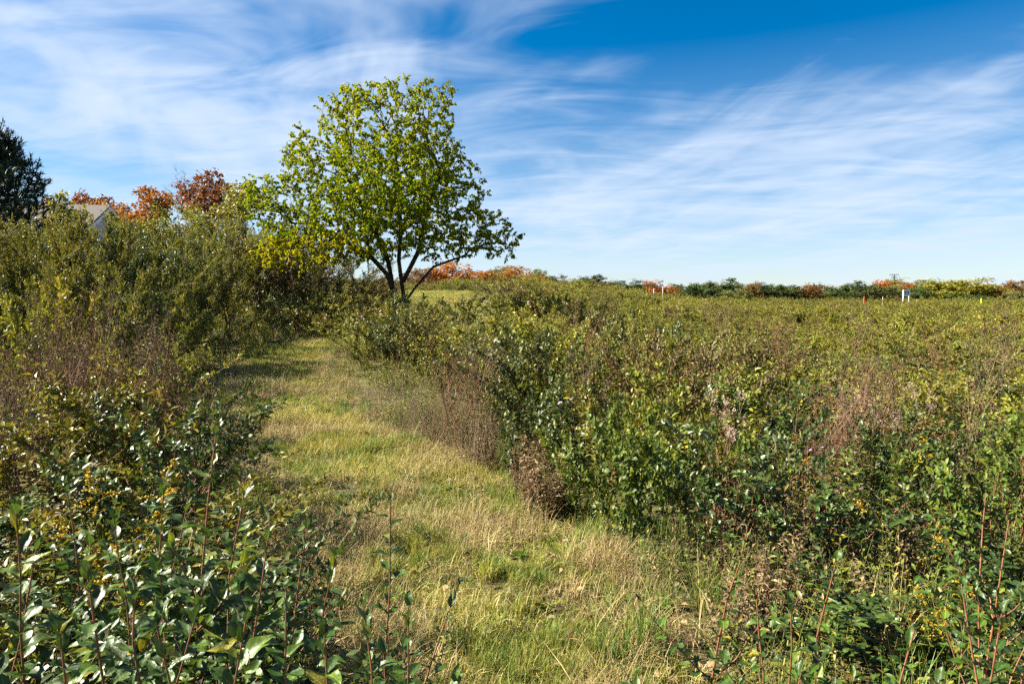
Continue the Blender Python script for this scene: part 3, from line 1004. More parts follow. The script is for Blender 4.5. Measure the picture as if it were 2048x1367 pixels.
def conifer_parts(seed, h, w, mat='pine', nwh=15, nleaf=26, needle=.2):
    """pine: whorls of limbs that end in upturned needle tufts"""
    r = np.random.default_rng(seed)
    tb, lf = MB(), MB()
    tr = np.array([(0, 0, -.3), (.04, 0, h * .3), (-.03, .03, h * .65), (0, 0, h)])
    tubes(tb, tr[None], np.array([[.16, .12, .07, .012]]), 7)
    Q = []
    for i in range(nwh):
        f = (i + .4) / nwh
        z = h * (.06 + .92 * f)
        L = w * .5 * (1.03 - f) ** .75 * r.uniform(.85, 1.1)
        for a in r.uniform(0, 6.28) + np.arange(7) / 7 * 6.28:
            l = L * r.uniform(.7, 1.12)
            tk = np.linspace(0, 1, 6)[:, None]
            d = np.array([math.cos(a), math.sin(a), 0])
            Q.append(np.array([0, 0, z]) + d * tk * l + UP * (tk * .12 + tk ** 2 * .22) * l + r.normal(0, .02, (6, 3)) * tk)
    Q = np.array(Q)
    tubes(tb, Q, .028 * np.linspace(1, .2, 6)[None] * np.ones((len(Q), 1)), 4)
    pos, tan, az, t = along(Q, 9, r, .2)
    side, _ = leaf_frames(tan, az, r, 1.0, .35, .2)
    ln = .10 * w * (1.1 - .6 * t) * r.uniform(.5, 1.1, len(pos))
    S2 = pos[:, None] + side[:, None] * np.linspace(0, 1, 3)[None, :, None] * ln[:, None, None] + UP * np.array([0, .08, .28])[None, :, None] * ln[:, None, None]
    tubes(tb, S2, np.full(S2.shape[:2], .008), 3)
    p2, t2, a2, _ = along(S2, nleaf, r, .15)
    d2, n2 = leaf_frames(t2, a2 * 1.7, r, .75, .12, .15)
    leaves(lf, (np.array([(-.5, 0, 0), (.5, 0, 0), (0, 1, 0)], float), np.array([(0, 1, 2)])), p2, d2, n2, needle * r.uniform(.7, 1.1, len(p2)), .24, r.random(len(p2)))
    return [('trunk', tb.mesh('conifer_trunk', M['bark']), None), ('crown', lf.mesh('conifer_crown', M[mat], False), 'stuff')]


def put(parts, name, label, cat, x, y, rz=0.0, scale=1.0, group=None, mats=None, dz=0.0, tilt=(0, 0), link_only=False):
    """a thing from a list of parts; copies share the mesh data"""
    t = thing(name, label, cat, (x, y, float(H(x, y)) + dz), rz, scale, group, tilt)
    for q in parts:
        o = obj(q[0], q[1], t, kind=q[2])
        if mats and q[0] in mats:
            o.material_slots[0].link = 'OBJECT'
            o.material_slots[0].material = M[mats[q[0]]]
        if len(q) > 3:
            obj(q[3][0], q[3][1], o)
    return t


# ------------------------------------------------------------------ the house behind the shrubs
def build_house():
    Y = 42.0
    x_r = X_at(174, Y)                                    # near corner of the gable wall
    g = float(H(x_r, Y))
    z_ridge, z_eave = z_at(418, 45), z_at(474, 48)
    t = thing('house', 'white-sided house with a grey gable roof half hidden behind the tall shrubs', 'house', (x_r, Y, g), math.radians(9.5))
    zr, ze = z_ridge - g, z_eave - g
    W, Ln = 6.2, 9.0                                       # gable width runs away along local y, house length along -x
    m = MB()                                               # gable end faces local +x
    V = [(0, 0, -.3), (0, W, -.3), (0, W, ze), (0, W / 2, zr), (0, 0, ze), (-Ln, 0, -.3), (-Ln, W, -.3), (-Ln, W, ze), (-Ln, W / 2, zr), (-Ln, 0, ze)]
    m.add(V, [(0, 1, 2, 3, 4)])
    m.add(V, [(6, 5, 9, 8, 7)])
    m.add(V, [(5, 0, 4, 9), (1, 6, 7, 2)])
    obj('wall', m.mesh('house_wall', M['siding'], False), t)
    sl = (zr - ze) / (W / 2)
    ov, rk = .45, .4
    rm = MB()
    th = .14
    for sgn in (0, 1):
        ye = -ov if sgn == 0 else W + ov
        zz = ze - sl * ov
        P = [(rk, ye, zz + .05), (rk, W / 2, zr + .05), (-Ln - rk, W / 2, zr + .05), (-Ln - rk, ye, zz + .05)]
        P2 = [(a, b, c + th) for a, b, c in P]
        rm.add(P + P2, [(0, 1, 2, 3), (7, 6, 5, 4), (0, 4, 5, 1), (1, 5, 6, 2), (2, 6, 7, 3), (3, 7, 4, 0)])
    rf = obj('roof', rm.mesh('house_roof', M['roof'], False), t)
    for sgn in (-1, 1):                                    # rake boards on the gable and eave fascias
        b = MB()
        ye = W / 2 + sgn * (W / 2 + ov)
        P = [(rk + .02, ye, ze - sl * ov - .14), (rk + .02, W / 2, zr - .14), (rk + .02, W / 2, zr + .09), (rk + .02, ye, ze - sl * ov + .09)]
        P += [(rk + .06, y, z) for _, y, z in P]
        b.add(P, [(0, 1, 2, 3), (7, 6, 5, 4), (0, 4, 5, 1), (2, 6, 7, 3), (3, 7, 4, 0), (1, 5, 6, 2)])
        obj('rake_board', b.mesh('rake_board', M['white'], False), rf)
        b = MB(); box(b, (-Ln / 2, ye + sgn * .03, ze - sl * ov + .02), (Ln + 2 * rk, .04, .2))
        obj('fascia', b.mesh('fascia', M['white'], False), rf)


build_house()

# ------------------------------------------------------------------ trees around the house (left)
def maple(seed, h, w, leafm, leafL=.14, n_att=420, per=4, bare=False, base=.3, open_=1.0):
    r = np.random.default_rng(seed)
    B = []
    for i in range(9):
        z = h * (base + (1 - base) * r.uniform(.15, .88))
        zt = z / h
        R = w * .5 * math.sin(math.pi * min(1, .2 + .62 * zt)) * r.uniform(.3, .75)
        a = i * 2.4
        q = w * r.uniform(.16, .24)
        B.append((R * math.cos(a), R * math.sin(a), z, q, q, q * .8))
    B.append((0, 0, h * .9, w * .16, w * .16, h * .1))
    att = crown_points(B, n_att, r)
    nodes, par = grow(att, [np.array([(0, 0, -.3), (.03 * w, 0, h * .2), (0, .03 * w, h * .5)])], D=1.8, kill=.3, step=.2, seed=seed, iters=120)
    rad, nch = node_radii(par, .009 if not bare else .008, 2.3)
    tb, lf = MB(), MB()
    branch_tubes(tb, nodes, par, np.minimum(rad, .14), 6)
    if bare:
        thin = np.where((nch == 0))[0]
        src = np.repeat(thin, 4)
        d = unit(unit(nodes[src] - nodes[par[src]]) + rdir(r, len(src)) * .6 + UP * .3)
        tk = np.linspace(0, 1, 4)[None, :, None]
        Tw = nodes[src][:, None] + d[:, None] * tk * r.uniform(.2, .6, len(src))[:, None, None]
        tubes(tb, Tw, .006 * np.linspace(1, .5, 4)[None] * np.ones((len(Tw), 1)), 3)
        return [('trunk', tb.mesh('bare_branches', M['bark_grey']), None)]
    tree_leaves(lf, nodes, par, rad, nch, r, leafL, .85, per, .04, T_FOLD, .35, .45, tb)
    return [('trunk', tb.mesh('maple_trunk', M['bark']), None), ('crown', lf.mesh('maple_crown', M[leafm], False), 'stuff')]


def top_scale(px, top_y, Y):
    x = X_at(px, Y)
    return x, z_at(top_y, Y) - float(H(x, Y))


x, hh = top_scale(6, 282, 25)
put(conifer_parts(5, hh, 8.0, nwh=22, nleaf=24), 'pine_tree', 'tall dark green pine cut by the left edge of the view', 'tree', x, 25, .6)
LEFT_TREES = [
    # px, top, Y, width, mat, name, label
    (128, 386, 36, 2.0, 'olive_yellow', 'young_tree', 'small olive-green treetop between the pine and the house roof'),
    (165, 392, 56, 5.0, 'red', 'maple_tree', 'pinkish-red maple showing above the house roof'),
    (245, 405, 52, 4.4, 'orange', 'maple_tree', 'yellow-orange maple just to the right of the house gable'),
    (312, 378, 48, 3.3, 'orange', 'maple_tree', 'rusty orange maple with a narrow top left of the bare tree'),
    (285, 432, 50, 2.6, 'far_rust', 'maple_tree', 'low rust-brown maple between the yellow-orange and the rusty orange one'),
    (432, 343, 44, 4.4, 'red', 'maple_tree', 'dark red maple standing beside the bare tree'),
]
for i, (px, ty, Y, w, mat, nm, lab) in enumerate(LEFT_TREES):
    x, hh = top_scale(px, ty, Y)
    put(maple(40 + i, hh, w * 1.3, mat, .20, 900, 6), nm, lab, 'tree', x, Y, i * 1.1)
x, hh = top_scale(380, 340, 43)
put(maple(61, hh, 3.2, 'red', bare=True, n_att=150, base=.45), 'bare_tree', 'leafless grey tree with fine twigs left of the dark red maple', 'tree', x, 43, .4)
x, hh = top_scale(492, 368, 30)
put(maple(63, hh, 4.2, 'olive_yellow', .15, 1100, 6, base=.12), 'young_tree', 'yellow-green young tree behind the left arm of the lone tree', 'tree', x, 30, .9)

# ------------------------------------------------------------------ far trees along the horizon
FAR = {}
FAR['round'] = [crown_tree_parts(100 + i, 6.0, 6.5, .30, 3400, lobes=11, base=.12) for i in range(4)]
FAR['tall'] = [crown_tree_parts(110 + i, 8.0, 5.0, .30, 3000, lobes=12, base=.10) for i in range(3)]
FAR['conifer'] = [crown_tree_parts(120 + i, 7.0, 5.4, .26, 3600, lobes=16, base=.06, shape='cone') for i in range(3)]
FAR_TREES = [
    # px, top y, width px, Y, shape, material, label
    (846, 541, 48, 92, 'round', 'far_rust', 'dark red-orange maple right behind the trunks of the lone tree'),
    (872, 545, 34, 97, 'round', 'far_rust', 'small brownish red tree between two orange maples on the hill'),
    (903, 527, 66, 92, 'round', 'far_orange', 'largest bright orange maple on the hill to the right of the lone tree'),
    (942, 541, 44, 92, 'round', 'far_orange', 'orange maple pressed against the right side of the largest one on the hill'),
    (970, 546, 34, 90, 'round', 'far_orange', 'small vivid orange maple at the right end of the orange row on the hill'),
    (986, 541, 36, 98, 'round', 'far_olive', 'pale olive tree between the orange row and the single orange maple'),
    (1030, 536, 60, 90, 'round', 'far_orange', 'single round orange maple between two pale olive trees'),
    (1018, 533, 64, 100, 'round', 'far_olive', 'pale olive tree rising behind the single round orange maple'),
    (1070, 544, 42, 95, 'round', 'far_olive', 'pale olive tree to the right of the single round orange maple'),
    (1105, 553, 40, 92, 'round', 'far_green', 'small dark green tree right of the last pale olive tree'),
    (1150, 559, 36, 105, 'round', 'far_olive', 'low yellowish tree left of the dark green pair on the horizon'),
    (1168, 552, 46, 108, 'conifer', 'far_green', 'left one of the dark green pair on the horizon'),
    (1194, 549, 46, 108, 'conifer', 'far_green', 'right one of the dark green pair on the horizon'),
    (1240, 562, 58, 112, 'round', 'far_green', 'broad low dark green tree left of the small orange tree on the horizon'),
    (1275, 570, 34, 112, 'round', 'far_green', 'lowest dark green tree just left of the small orange tree'),
    (1312, 561, 46, 125, 'round', 'far_orange', 'small orange tree behind the two white marker posts'),
    (1350, 569, 36, 125, 'conifer', 'far_green', 'dark green tree touching the right side of the small orange tree'),
    (1385, 565, 40, 128, 'conifer', 'far_green', 'second dark green tree right of the small orange tree'),
    (1418, 562, 36, 130, 'conifer', 'far_green', 'pointed dark green tree left of the tallest one in the middle of the tree line'),
    (1456, 556, 56, 130, 'conifer', 'far_green', 'tallest dark green tree in the middle of the tree line'),
    (1480, 566, 34, 118, 'tall', 'far_olive', 'slim yellow-green tree in front of the dark tree line'),
    (1508, 567, 30, 130, 'round', 'far_rust', 'small rust-coloured treetop poking out of the dark tree line'),
    (1528, 570, 42, 130, 'conifer', 'far_green', 'dark green tree right of the small rust-coloured treetop'),
    (1560, 569, 40, 130, 'conifer', 'far_green', 'dark green tree two places left of the sky gap'),
    (1592, 571, 42, 130, 'conifer', 'far_green', 'dark green tree one place left of the rust-edged one'),
    (1620, 570, 40, 130, 'round', 'far_rust', 'rust-and-green tree at the left rim of the sky gap'),
    (1664, 573, 46, 135, 'conifer', 'far_green', 'low dark green tree at the right rim of the sky gap'),
    (1692, 567, 42, 138, 'conifer', 'far_green', 'dark green tree left of the high dark pair'),
    (1718, 561, 46, 140, 'conifer', 'far_green', 'highest dark green tree right of the sky gap'),
    (1746, 573, 66, 120, 'round', 'far_green', 'dark rounded tree left of the orange trees by the sign'),
    (1770, 561, 44, 150, 'round', 'far_orange', 'orange-red tree under the steel mast'),
    (1800, 566, 46, 142, 'round', 'far_orange', 'orange tree right behind the white framed sign'),
    (1790, 574, 40, 132, 'round', 'far_olive', 'olive tree low between the orange trees by the sign'),
    (1845, 560, 86, 145, 'round', 'far_yellow', 'broad yellow-green tree right of the white framed sign'),
    (1833, 574, 34, 130, 'round', 'far_green', 'green tree low behind the black board on a stake'),
    (1892, 568, 56, 140, 'round', 'far_yellow', 'yellow-green tree in the middle of the bright group on the right'),
    (1940, 563, 72, 140, 'round', 'far_yellow', 'big yellow tree near the yellow stake'),
    (1928, 590, 50, 115, 'round', 'far_green', 'low dark green bush at the foot of the big yellow tree'),
    (1980, 576, 44, 140, 'round', 'far_rust', 'small orange-brown tree right of the big yellow tree'),
    (2005, 572, 46, 150, 'round', 'far_rust', 'red-brown tree second from the right edge of the tree line'),
    (2042, 564, 62, 140, 'round', 'far_rust', 'large red-brown tree cut by the right edge of the view'),
    (2035, 585, 46, 112, 'round', 'far_olive', 'tawny olive bush under the large red-brown tree at the right edge'),
]
for i, (px, ty, wp, Y, shp, mat, lab) in enumerate(FAR_TREES):
    parts = FAR[shp][i % len(FAR[shp])]
    bh, bw = {'round': (6.0, 6.5), 'tall': (8.0, 5.0), 'conifer': (7.0, 5.4)}[shp]
    x = X_at(px, Y); hgt = z_at(ty, Y) - float(H(x, Y)) + .1
    wd = wp / F_PX * Y * 1.75
    put(parts, 'far_tree', lab, 'tree', x, Y, i * 1.7, (wd / bw, wd / bw, hgt / bh), 'trees along the horizon', {'crown': mat})

# ------------------------------------------------------------------ signs, posts and stakes in the far field
def build_signs():
    Y = 88.0
    x = X_at(1810.5, Y); g = float(H(x, Y))
    t = thing('field_sign', 'white wooden sign frame on two posts with a small dark picture panel', 'sign', (x, Y, g), 0)
    zt, zb = z_at(579.5, Y) - g, z_at(592, Y) - g
    w = 13.2 / F_PX * Y
    for s in (-1, 1):
        m = MB(); box(m, (0, 0, (zt - .2) / 2), (.11, .11, zt + .2))
        obj('post', m.mesh('sign_post', M['white'], False), t, (s * (w / 2 - .05), 0, 0))
    m = MB(); box(m, (0, -.09, (zt + zb) / 2), (w + .02, .05, zt - zb))
    bd = obj('board', m.mesh('sign_board', M['white'], False), t)
    pw, ph = w * .66, (zt - zb) * .62
    m = MB(); box(m, (0, -.122, (zt + zb) / 2), (pw, .012, ph))
    obj('picture_panel', m.mesh('sign_picture', M['print_dark'], False), bd)
    m = MB()                                               # the pale arched shape printed on the panel
    k = 9
    a = np.linspace(0, math.pi, k)
    c0 = (zt + zb) / 2 - ph * .28
    V = [(pw * .30 * math.cos(q), -.131, c0 + ph * .62 * math.sin(q)) for q in a]
    V += [(v[0], -.1285, v[2]) for v in V]
    m.add(V, [(i, i + 1, k + i + 1, k + i) for i in range(k - 1)])
    m.add(V[:k], [tuple(range(k))])
    obj('printed_arch', m.mesh('sign_arch', M['print_pale'], False), bd)
    m = MB(); box(m, (0, -.1305, c0 - ph * .08), (pw * .8, .004, ph * .07))
    obj('printed_line', m.mesh('sign_line', M['print_pale'], False), bd)

    x = X_at(1832, Y); g = float(H(x, Y))
    t = thing('notice_board', 'small black square board on a thin pale stake beside the white framed sign', 'sign', (x, Y, g))
    m = MB(); box(m, (0, 0, (z_at(590, Y) - g) / 2 - .1), (.05, .05, z_at(590, Y) - g + .2))
    obj('stake', m.mesh('stake', M['wood'], False), t)
    m = MB(); box(m, (.03, -.05, (z_at(589.5, Y) + z_at(597.5, Y)) / 2 - g), (8 / F_PX * Y, .03, 8 / F_PX * Y))
    obj('board', m.mesh('black_board', M['black'], False), t)

    def post(px, top, Y, w, mat, name, label, cat, arm=0):
        x = X_at(px, Y); g = float(H(x, Y)); h = z_at(top, Y) - g
        t = thing(name, label, cat, (x, Y, g), 0)
        m = MB(); box(m, (0, 0, h / 2 - .1), (w, w, h + .2))
        k = 4                                             # a weathered pointed top
        V = [(-w / 2, -w / 2, h), (w / 2, -w / 2, h), (w / 2, w / 2, h), (-w / 2, w / 2, h), (0, 0, h + w * .5)]
        m.add(V, [(0, 1, 4), (1, 2, 4), (2, 3, 4), (3, 0, 4)])
        obj('post', m.mesh('marker_post', M[mat], False), t)
        if arm:
            m = MB(); box(m, (arm * .22, -.09, h - .12), (.5, .04, .2))
            obj('arm', m.mesh('marker_arm', M['white'], False), t)
    post(1307, 578, 75, .085, 'white', 'marker_post', 'short white marker post in the shrubs below the small orange tree', 'post')
    post(1325, 568, 78, .085, 'white', 'marker_post', 'taller white marker post with a short arm pointing left', 'post', -1)
    post(1961, 597, 88, .12, 'yellow_paint', 'marker_stake', 'yellow stake standing under the big yellow tree', 'stake')
    post(1727, 594, 88, .13, 'red_paint', 'marker_stake', 'red-orange stake in front of the dark rounded tree', 'stake')
    post(1764, 594, 88, .09, 'wood', 'marker_stake', 'pale wooden stake between the red-orange stake and the sign', 'stake')

    Y = 210.0
    x = X_at(1785, Y); g = float(H(x, Y)); h = z_at(548, Y) - g
    t = thing('steel_mast', 'thin steel mast with cross arms rising above the orange trees', 'mast', (x, Y, g))
    m = MB()
    for a in range(4):
        c, s = math.cos(a * 1.5708 + .78), math.sin(a * 1.5708 + .78)
        tubes(m, np.array([[(.8 * c, .8 * s, -.3), (.12 * c, .12 * s, h)]]), np.array([[.09, .06]]), 4)
    for k in range(8):
        z = h * k / 8; f = .8 - .68 * k / 8; f2 = .8 - .68 * (k + 1) / 8
        for s in (-1, 1):
            tubes(m, np.array([[(-s * f * .7, -f * .7, z), (s * f2 * .7, -f2 * .7, z + h / 8)]]), np.full((1, 2), .04), 3)
            tubes(m, np.array([[(-s * f * .7, f * .7, z), (s * f2 * .7, f2 * .7, z + h / 8)]]), np.full((1, 2), .04), 3)
    obj('lattice', m.mesh('mast_lattice', M['steel'], False), t)
    for k, (z, l) in enumerate([(h - .25, 2.9), (h - 1.1, 1.7), (h - 1.9, 2.3)]):
        m = MB(); tubes(m, np.array([[(-l / 2, 0, z - .12), (0, 0, z), (l / 2, 0, z + .05)]]), np.full((1, 3), .07), 4)
        for e in (-.9, -.45, .45, .9):
            tubes(m, np.array([[(e * l / 2, 0, z - .1), (e * l / 2 + .05, 0, z + .45)]]), np.full((1, 2), .05), 3)
        obj('cross_arm', m.mesh('mast_arm', M['steel'], False), t)


build_signs()

# ------------------------------------------------------------------ plant libraries
LIB = {}
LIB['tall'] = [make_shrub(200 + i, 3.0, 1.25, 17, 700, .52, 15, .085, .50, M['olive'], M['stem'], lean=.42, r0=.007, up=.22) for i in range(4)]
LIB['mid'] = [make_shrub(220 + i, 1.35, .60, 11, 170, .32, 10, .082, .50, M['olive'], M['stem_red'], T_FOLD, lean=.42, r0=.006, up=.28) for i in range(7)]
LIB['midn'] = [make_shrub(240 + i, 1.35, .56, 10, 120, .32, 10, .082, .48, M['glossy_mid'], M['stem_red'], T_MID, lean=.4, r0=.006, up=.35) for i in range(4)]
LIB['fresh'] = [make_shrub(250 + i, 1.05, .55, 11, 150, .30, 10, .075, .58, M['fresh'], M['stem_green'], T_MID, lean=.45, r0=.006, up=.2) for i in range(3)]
LIB['gold'] = [make_goldenrod(260 + i, 1.0 + .1 * i, 2 + i % 3) for i in range(5)]
LIB['dry'] = [make_dry_weed(270 + i, 1.15, 3 + i % 3, ['dry_red', 'dry', 'dry_red', 'dry'][i], 'seed', i % 2 == 0) for i in range(4)]
LIB['fluff'] = [make_dry_weed(276 + i, 1.1, 3, 'dry', 'seed_pale', False) for i in range(2)]
LIB['withered'] = [make_withered(280 + i, 11, .75, .2) for i in range(4)]
LIB['fine'] = [make_fine_weed(286 + i) for i in range(3)]
LIB['aster'] = [make_flower_plant(290 + i, .8, 4, 6, .016, 13, 'purple') for i in range(2)]
LIB['daisy'] = [make_flower_plant(294 + i, .75, 5, 7, .019, 12, 'petal') for i in range(2)]


def herb_lib(n, lm, h, L, wr, seed, cnt=26, per=20, rad=.3, sm='stem_green', tm=T_FOLD):
    out = []
    for i in range(n):
        ms, mb, P, r = make_herbs(seed + i, cnt, h * (1 + .12 * (i % 3 - 1)), rad, per, L, wr, None, None, tm, .12, .05)
        out.append(join_pair(ms, mb, M[sm], M[lm], 'herb_clump'))
    return out


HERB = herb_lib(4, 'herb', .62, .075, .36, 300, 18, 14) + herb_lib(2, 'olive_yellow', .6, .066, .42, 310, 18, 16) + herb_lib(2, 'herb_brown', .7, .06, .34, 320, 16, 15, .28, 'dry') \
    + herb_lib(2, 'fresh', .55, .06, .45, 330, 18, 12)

# ------------------------------------------------------------------ instanced ground cover (kind stuff)
def join_parts(parts, name):
    """several part meshes into one mesh for instancing"""
    o = MB(); mats = []
    for k, q in enumerate(parts):
        me = q[1]
        n = len(me.vertices); V = np.empty(n * 3, np.float32); me.vertices.foreach_get('co', V)
        lt = np.empty(len(me.polygons), np.int32); me.polygons.foreach_get('loop_total', lt)
        li = np.empty(len(me.loops), np.int32); me.loops.foreach_get('vertex_index', li)
        va = np.empty(len(me.polygons), np.float32); me.attributes['var'].data.foreach_get('value', va)
        st = np.concatenate([[0], np.cumsum(lt)[:-1]])
        base = o.n
        o.V.append(V.reshape(-1, 3)); o.n += n
        for size in np.unique(lt):
            s = lt == size
            o.FA.append(li[st[s][:, None] + np.arange(size)[None]] + base)
            o.var.append(va[s]); o.mi.append(np.full(s.sum(), k, int))
        mats.append(me.materials[0])
    return o.mesh(name, mats)


def scatter(name, meshes, x, y, rz, sc, idx, label, cat, dz=0.0, tilt=.08, seed=0, zs=None):
    r = np.random.default_rng(seed)
    src = bpy.data.collections.new(name + '_source')
    for i, me in enumerate(meshes):
        so = bpy.data.objects.new('%s_source_%02d' % (name, i), me)
        src.objects.link(so)
    n = len(x)
    P = np.stack([x, y, H(x, y) + dz], 1).astype(np.float32)
    me = bpy.data.meshes.new(name)
    me.vertices.add(n)
    me.vertices.foreach_set('co', P.ravel())
    a = me.attributes.new('rot', 'FLOAT_VECTOR', 'POINT')
    a.data.foreach_set('vector', np.stack([r.normal(0, tilt, n), r.normal(0, tilt, n), rz], 1).astype(np.float32).ravel())
    a = me.attributes.new('scl', 'FLOAT_VECTOR', 'POINT')
    zz = sc if zs is None else zs
    a.data.foreach_set('vector', np.stack([sc, sc, zz], 1).astype(np.float32).ravel())
    a = me.attributes.new('idx', 'INT', 'POINT')
    a.data.foreach_set('value', idx.astype(np.int32))
    o = obj(name, me, kind='stuff')
    o['label'] = label
    o['category'] = cat
    ng = bpy.data.node_groups.new(name, 'GeometryNodeTree')
    ng.interface.new_socket('Geometry', in_out='INPUT', socket_type='NodeSocketGeometry')
    ng.interface.new_socket('Geometry', in_out='OUTPUT', socket_type='NodeSocketGeometry')
    N, Lk = ng.nodes.new, ng.links.new
    gi, go = N('NodeGroupInput'), N('NodeGroupOutput')
    ci = N('GeometryNodeCollectionInfo')
    ci.inputs['Collection'].default_value = src
    ci.inputs['Separate Children'].default_value = True
    ci.inputs['Reset Children'].default_value = True
    ip = N('GeometryNodeInstanceOnPoints')
    ip.inputs['Pick Instance'].default_value = True

    def attr(nm, ty):
        q = N('GeometryNodeInputNamedAttribute'); q.data_type = ty; q.inputs['Name'].default_value = nm
        return q.outputs[0]
    Lk(gi.outputs[0], ip.inputs['Points']); Lk(ci.outputs[0], ip.inputs['Instance'])
    er = N('FunctionNodeEulerToRotation'); Lk(attr('rot', 'FLOAT_VECTOR'), er.inputs[0])
    Lk(er.outputs[0], ip.inputs['Rotation']); Lk(attr('scl', 'FLOAT_VECTOR'), ip.inputs['Scale']); Lk(attr('idx', 'INT'), ip.inputs['Instance Index'])
    Lk(ip.outputs[0], go.inputs[0])
    md = o.modifiers.new('scatter', 'NODES'); md.node_group = ng
    return o


def wedge(n_per_m2, y0, y1, r, m=.95, extra=1.0):
    """points over the ground that the view covers, a step to either side included"""
    A = (y1 - y0) * (2 * extra) + m * (y1 ** 2 - y0 ** 2)
    n = int(A * n_per_m2)
    y = np.sqrt(r.uniform(y0 ** 2, y1 ** 2, n)) if y0 > 0 else r.uniform(y0, y1, n)
    x = r.uniform(-1, 1, n) * (m * np.maximum(y, 0) + extra)
    return x, y


def tall_zone(x, y):
    """where the tall shrub belt stands, left of the path"""
    u = x / np.maximum(y, .1)
    return (u < -.24) & (y > 12.5)


def scatter_all():
    r = np.random.default_rng(21)
    # ---- mown grass on the path and its edges: half-metre patches of blades
    G = [make_grass_tuft(400 + i, 900, .085, .36, M['grass'], .0045, 1.0, (.40, .30)) for i in range(4)]
    G += [make_grass_tuft(410 + i, 900, .12, .36, M['grass'], .0042, 1.35, (.72, .26)) for i in range(4)]
    xs, ys = [], []
    for y0, y1, dn in ((1.2, 8, 11.0), (8, 13, 8.0), (13, 24, 5.5), (24, 72, 2.2)):
        A = 9.0 * (y1 - y0)
        n = int(A * dn)
        y = r.uniform(y0, y1, n)
        cx = np.interp(y, [1, 3.6, 5, 7, 9, 13, 17.5, 22, 33, 56, 72], [.2, .05, -.35, -1.4, -2.75, -4.6, -4.6, -2.5, -2.3, -6, -8])
        x = cx + r.uniform(-4.5, 4.5, n)
        k = edge_d(x, y) < r.normal(.05, .1, n)
        xs.append(x[k]); ys.append(y[k])
    x, y = np.concatenate(xs), np.concatenate(ys)
    thin = vnoise(x * 1.9 + 3, y * 1.5, 17) * .6 + vnoise(x * 4.3, y * 3.7, 19) * .4
    k = (thin < .62) | (r.random(len(x)) < .25)
    x, y = x[k], y[k]
    dry = vnoise(x * 1.1, y * .8, 3) * .6 + vnoise(x * 2.6, y * 2, 5) * .4
    pick = np.where(r.random(len(x)) < np.clip((dry - .32) * 2.6, .12, .85), r.integers(4, 8, len(x)), r.integers(0, 4, len(x)))
    sc = r.uniform(.85, 1.2, len(x)) * (1 + .03 * np.clip(y - 10, 0, 20))
    zs = sc * np.clip(.25 + 1.3 * vnoise(x * 2.2, y * 2.2, 9), .4, 1.6)
    scatter('mown_grass', G, x, y, r.uniform(0, 6.28, len(x)), sc, pick, 'yellow-green mown grass with dry clippings covering the path', 'grass', .02, .03, 1, zs)
    print('mown grass', len(x))

    # ---- dry clippings lying on the path
    S = [make_grass_tuft(430 + i, 40, .2, .16, M['straw'], .0035, 1.5, None) for i in range(4)]
    for i in range(2):                                     # fallen leaves among the clippings
        q = MB(); rr = np.random.default_rng(436 + i); k = 9
        ps = np.concatenate([rr.uniform(-.3, .3, (k, 2)), rr.uniform(.02, .06, (k, 1))], 1)
        az = rr.uniform(0, 6.28, k)
        leaves(q, T_MID, ps, np.stack([np.cos(az), np.sin(az), rr.normal(0, .25, k)], 1), np.tile(UP, (k, 1)) + rr.normal(0, .4, (k, 3)), rr.uniform(.03, .07, k), .55, rr.random(k))
        S.append(q.mesh('fallen_leaves', M['herb_brown']))
    n = 5200
    y = 2.2 + 14 * r.random(n) ** 1.4; cx = np.interp(y, [1, 3.6, 5, 7, 9, 13, 17.5], [.2, .05, -.35, -1.3, -2.4, -4.4, -4.5])
    x = cx + r.uniform(-2, 2.4, n)
    pd = path_d(x, y)
    k = (pd < .35) & (vnoise(x * 1.7 + 7, y * 1.4, 12) * .7 + (pd > -.4) * .25 > r.uniform(.35, .75, n))
    x, y = x[k], y[k]
    scatter('straw_litter', S, x, y, r.uniform(0, 6.28, len(x)), r.uniform(.5, 1.15, len(x)), r.integers(0, 6, len(x)), 'pale dry grass clippings lying over the mown path', 'straw', .035, .05, 2)

    # ---- uneven tufts and long lodged straws on the path
    UT = [make_grass_tuft(420 + i, 90, .20, .07, M['grass'], .005, .8, (.25 + .2 * i, .2)) for i in range(3)]
    UT += [make_grass_tuft(424 + i, 60, .38, .22, M['straw'], .004, 1.6, None, 5) for i in range(3)]
    n = 5200
    y = 2.0 + 17 * r.random(n) ** 1.5; cx = np.interp(y, [1, 3.6, 5, 7, 9, 13, 17.5, 19], [.2, .05, -.35, -1.4, -2.75, -4.6, -5.7, -5])
    x = cx + r.uniform(-2, 2.2, n)
    cl = vnoise(x * 2.3, y * 2.1, 91)
    k = (edge_d(x, y) < .25) & (cl > .5)
    x, y, cl = x[k], y[k], cl[k]
    pk = np.where(vnoise(x * 1.2, y * 1.1, 93) > .56, r.integers(3, 6, len(x)), r.integers(0, 3, len(x)))
    scatter('grass_tussocks', UT, x, y, r.uniform(0, 6.28, len(x)), r.uniform(.45, 1.0, len(x)), pk, 'uneven green tufts and lodged straw in the mown grass', 'grass', .02, .15, 9)

    # ---- flat broad-leaved rosettes in the mown grass
    RO = []
    for i in range(3):
        q = MB(); rr = np.random.default_rng(450 + i); k = 14
        az = rr.uniform(0, 6.28, k)
        d = np.stack([np.cos(az), np.sin(az), rr.uniform(.15, .7, k)], 1)
        leaves(q, T_MID, d * .01, d, np.tile(UP, (k, 1)) + rr.normal(0, .2, (k, 3)), rr.uniform(.06, .13, k), .38, rr.random(k))
        RO.append(q.mesh('rosette', M['fresh']))
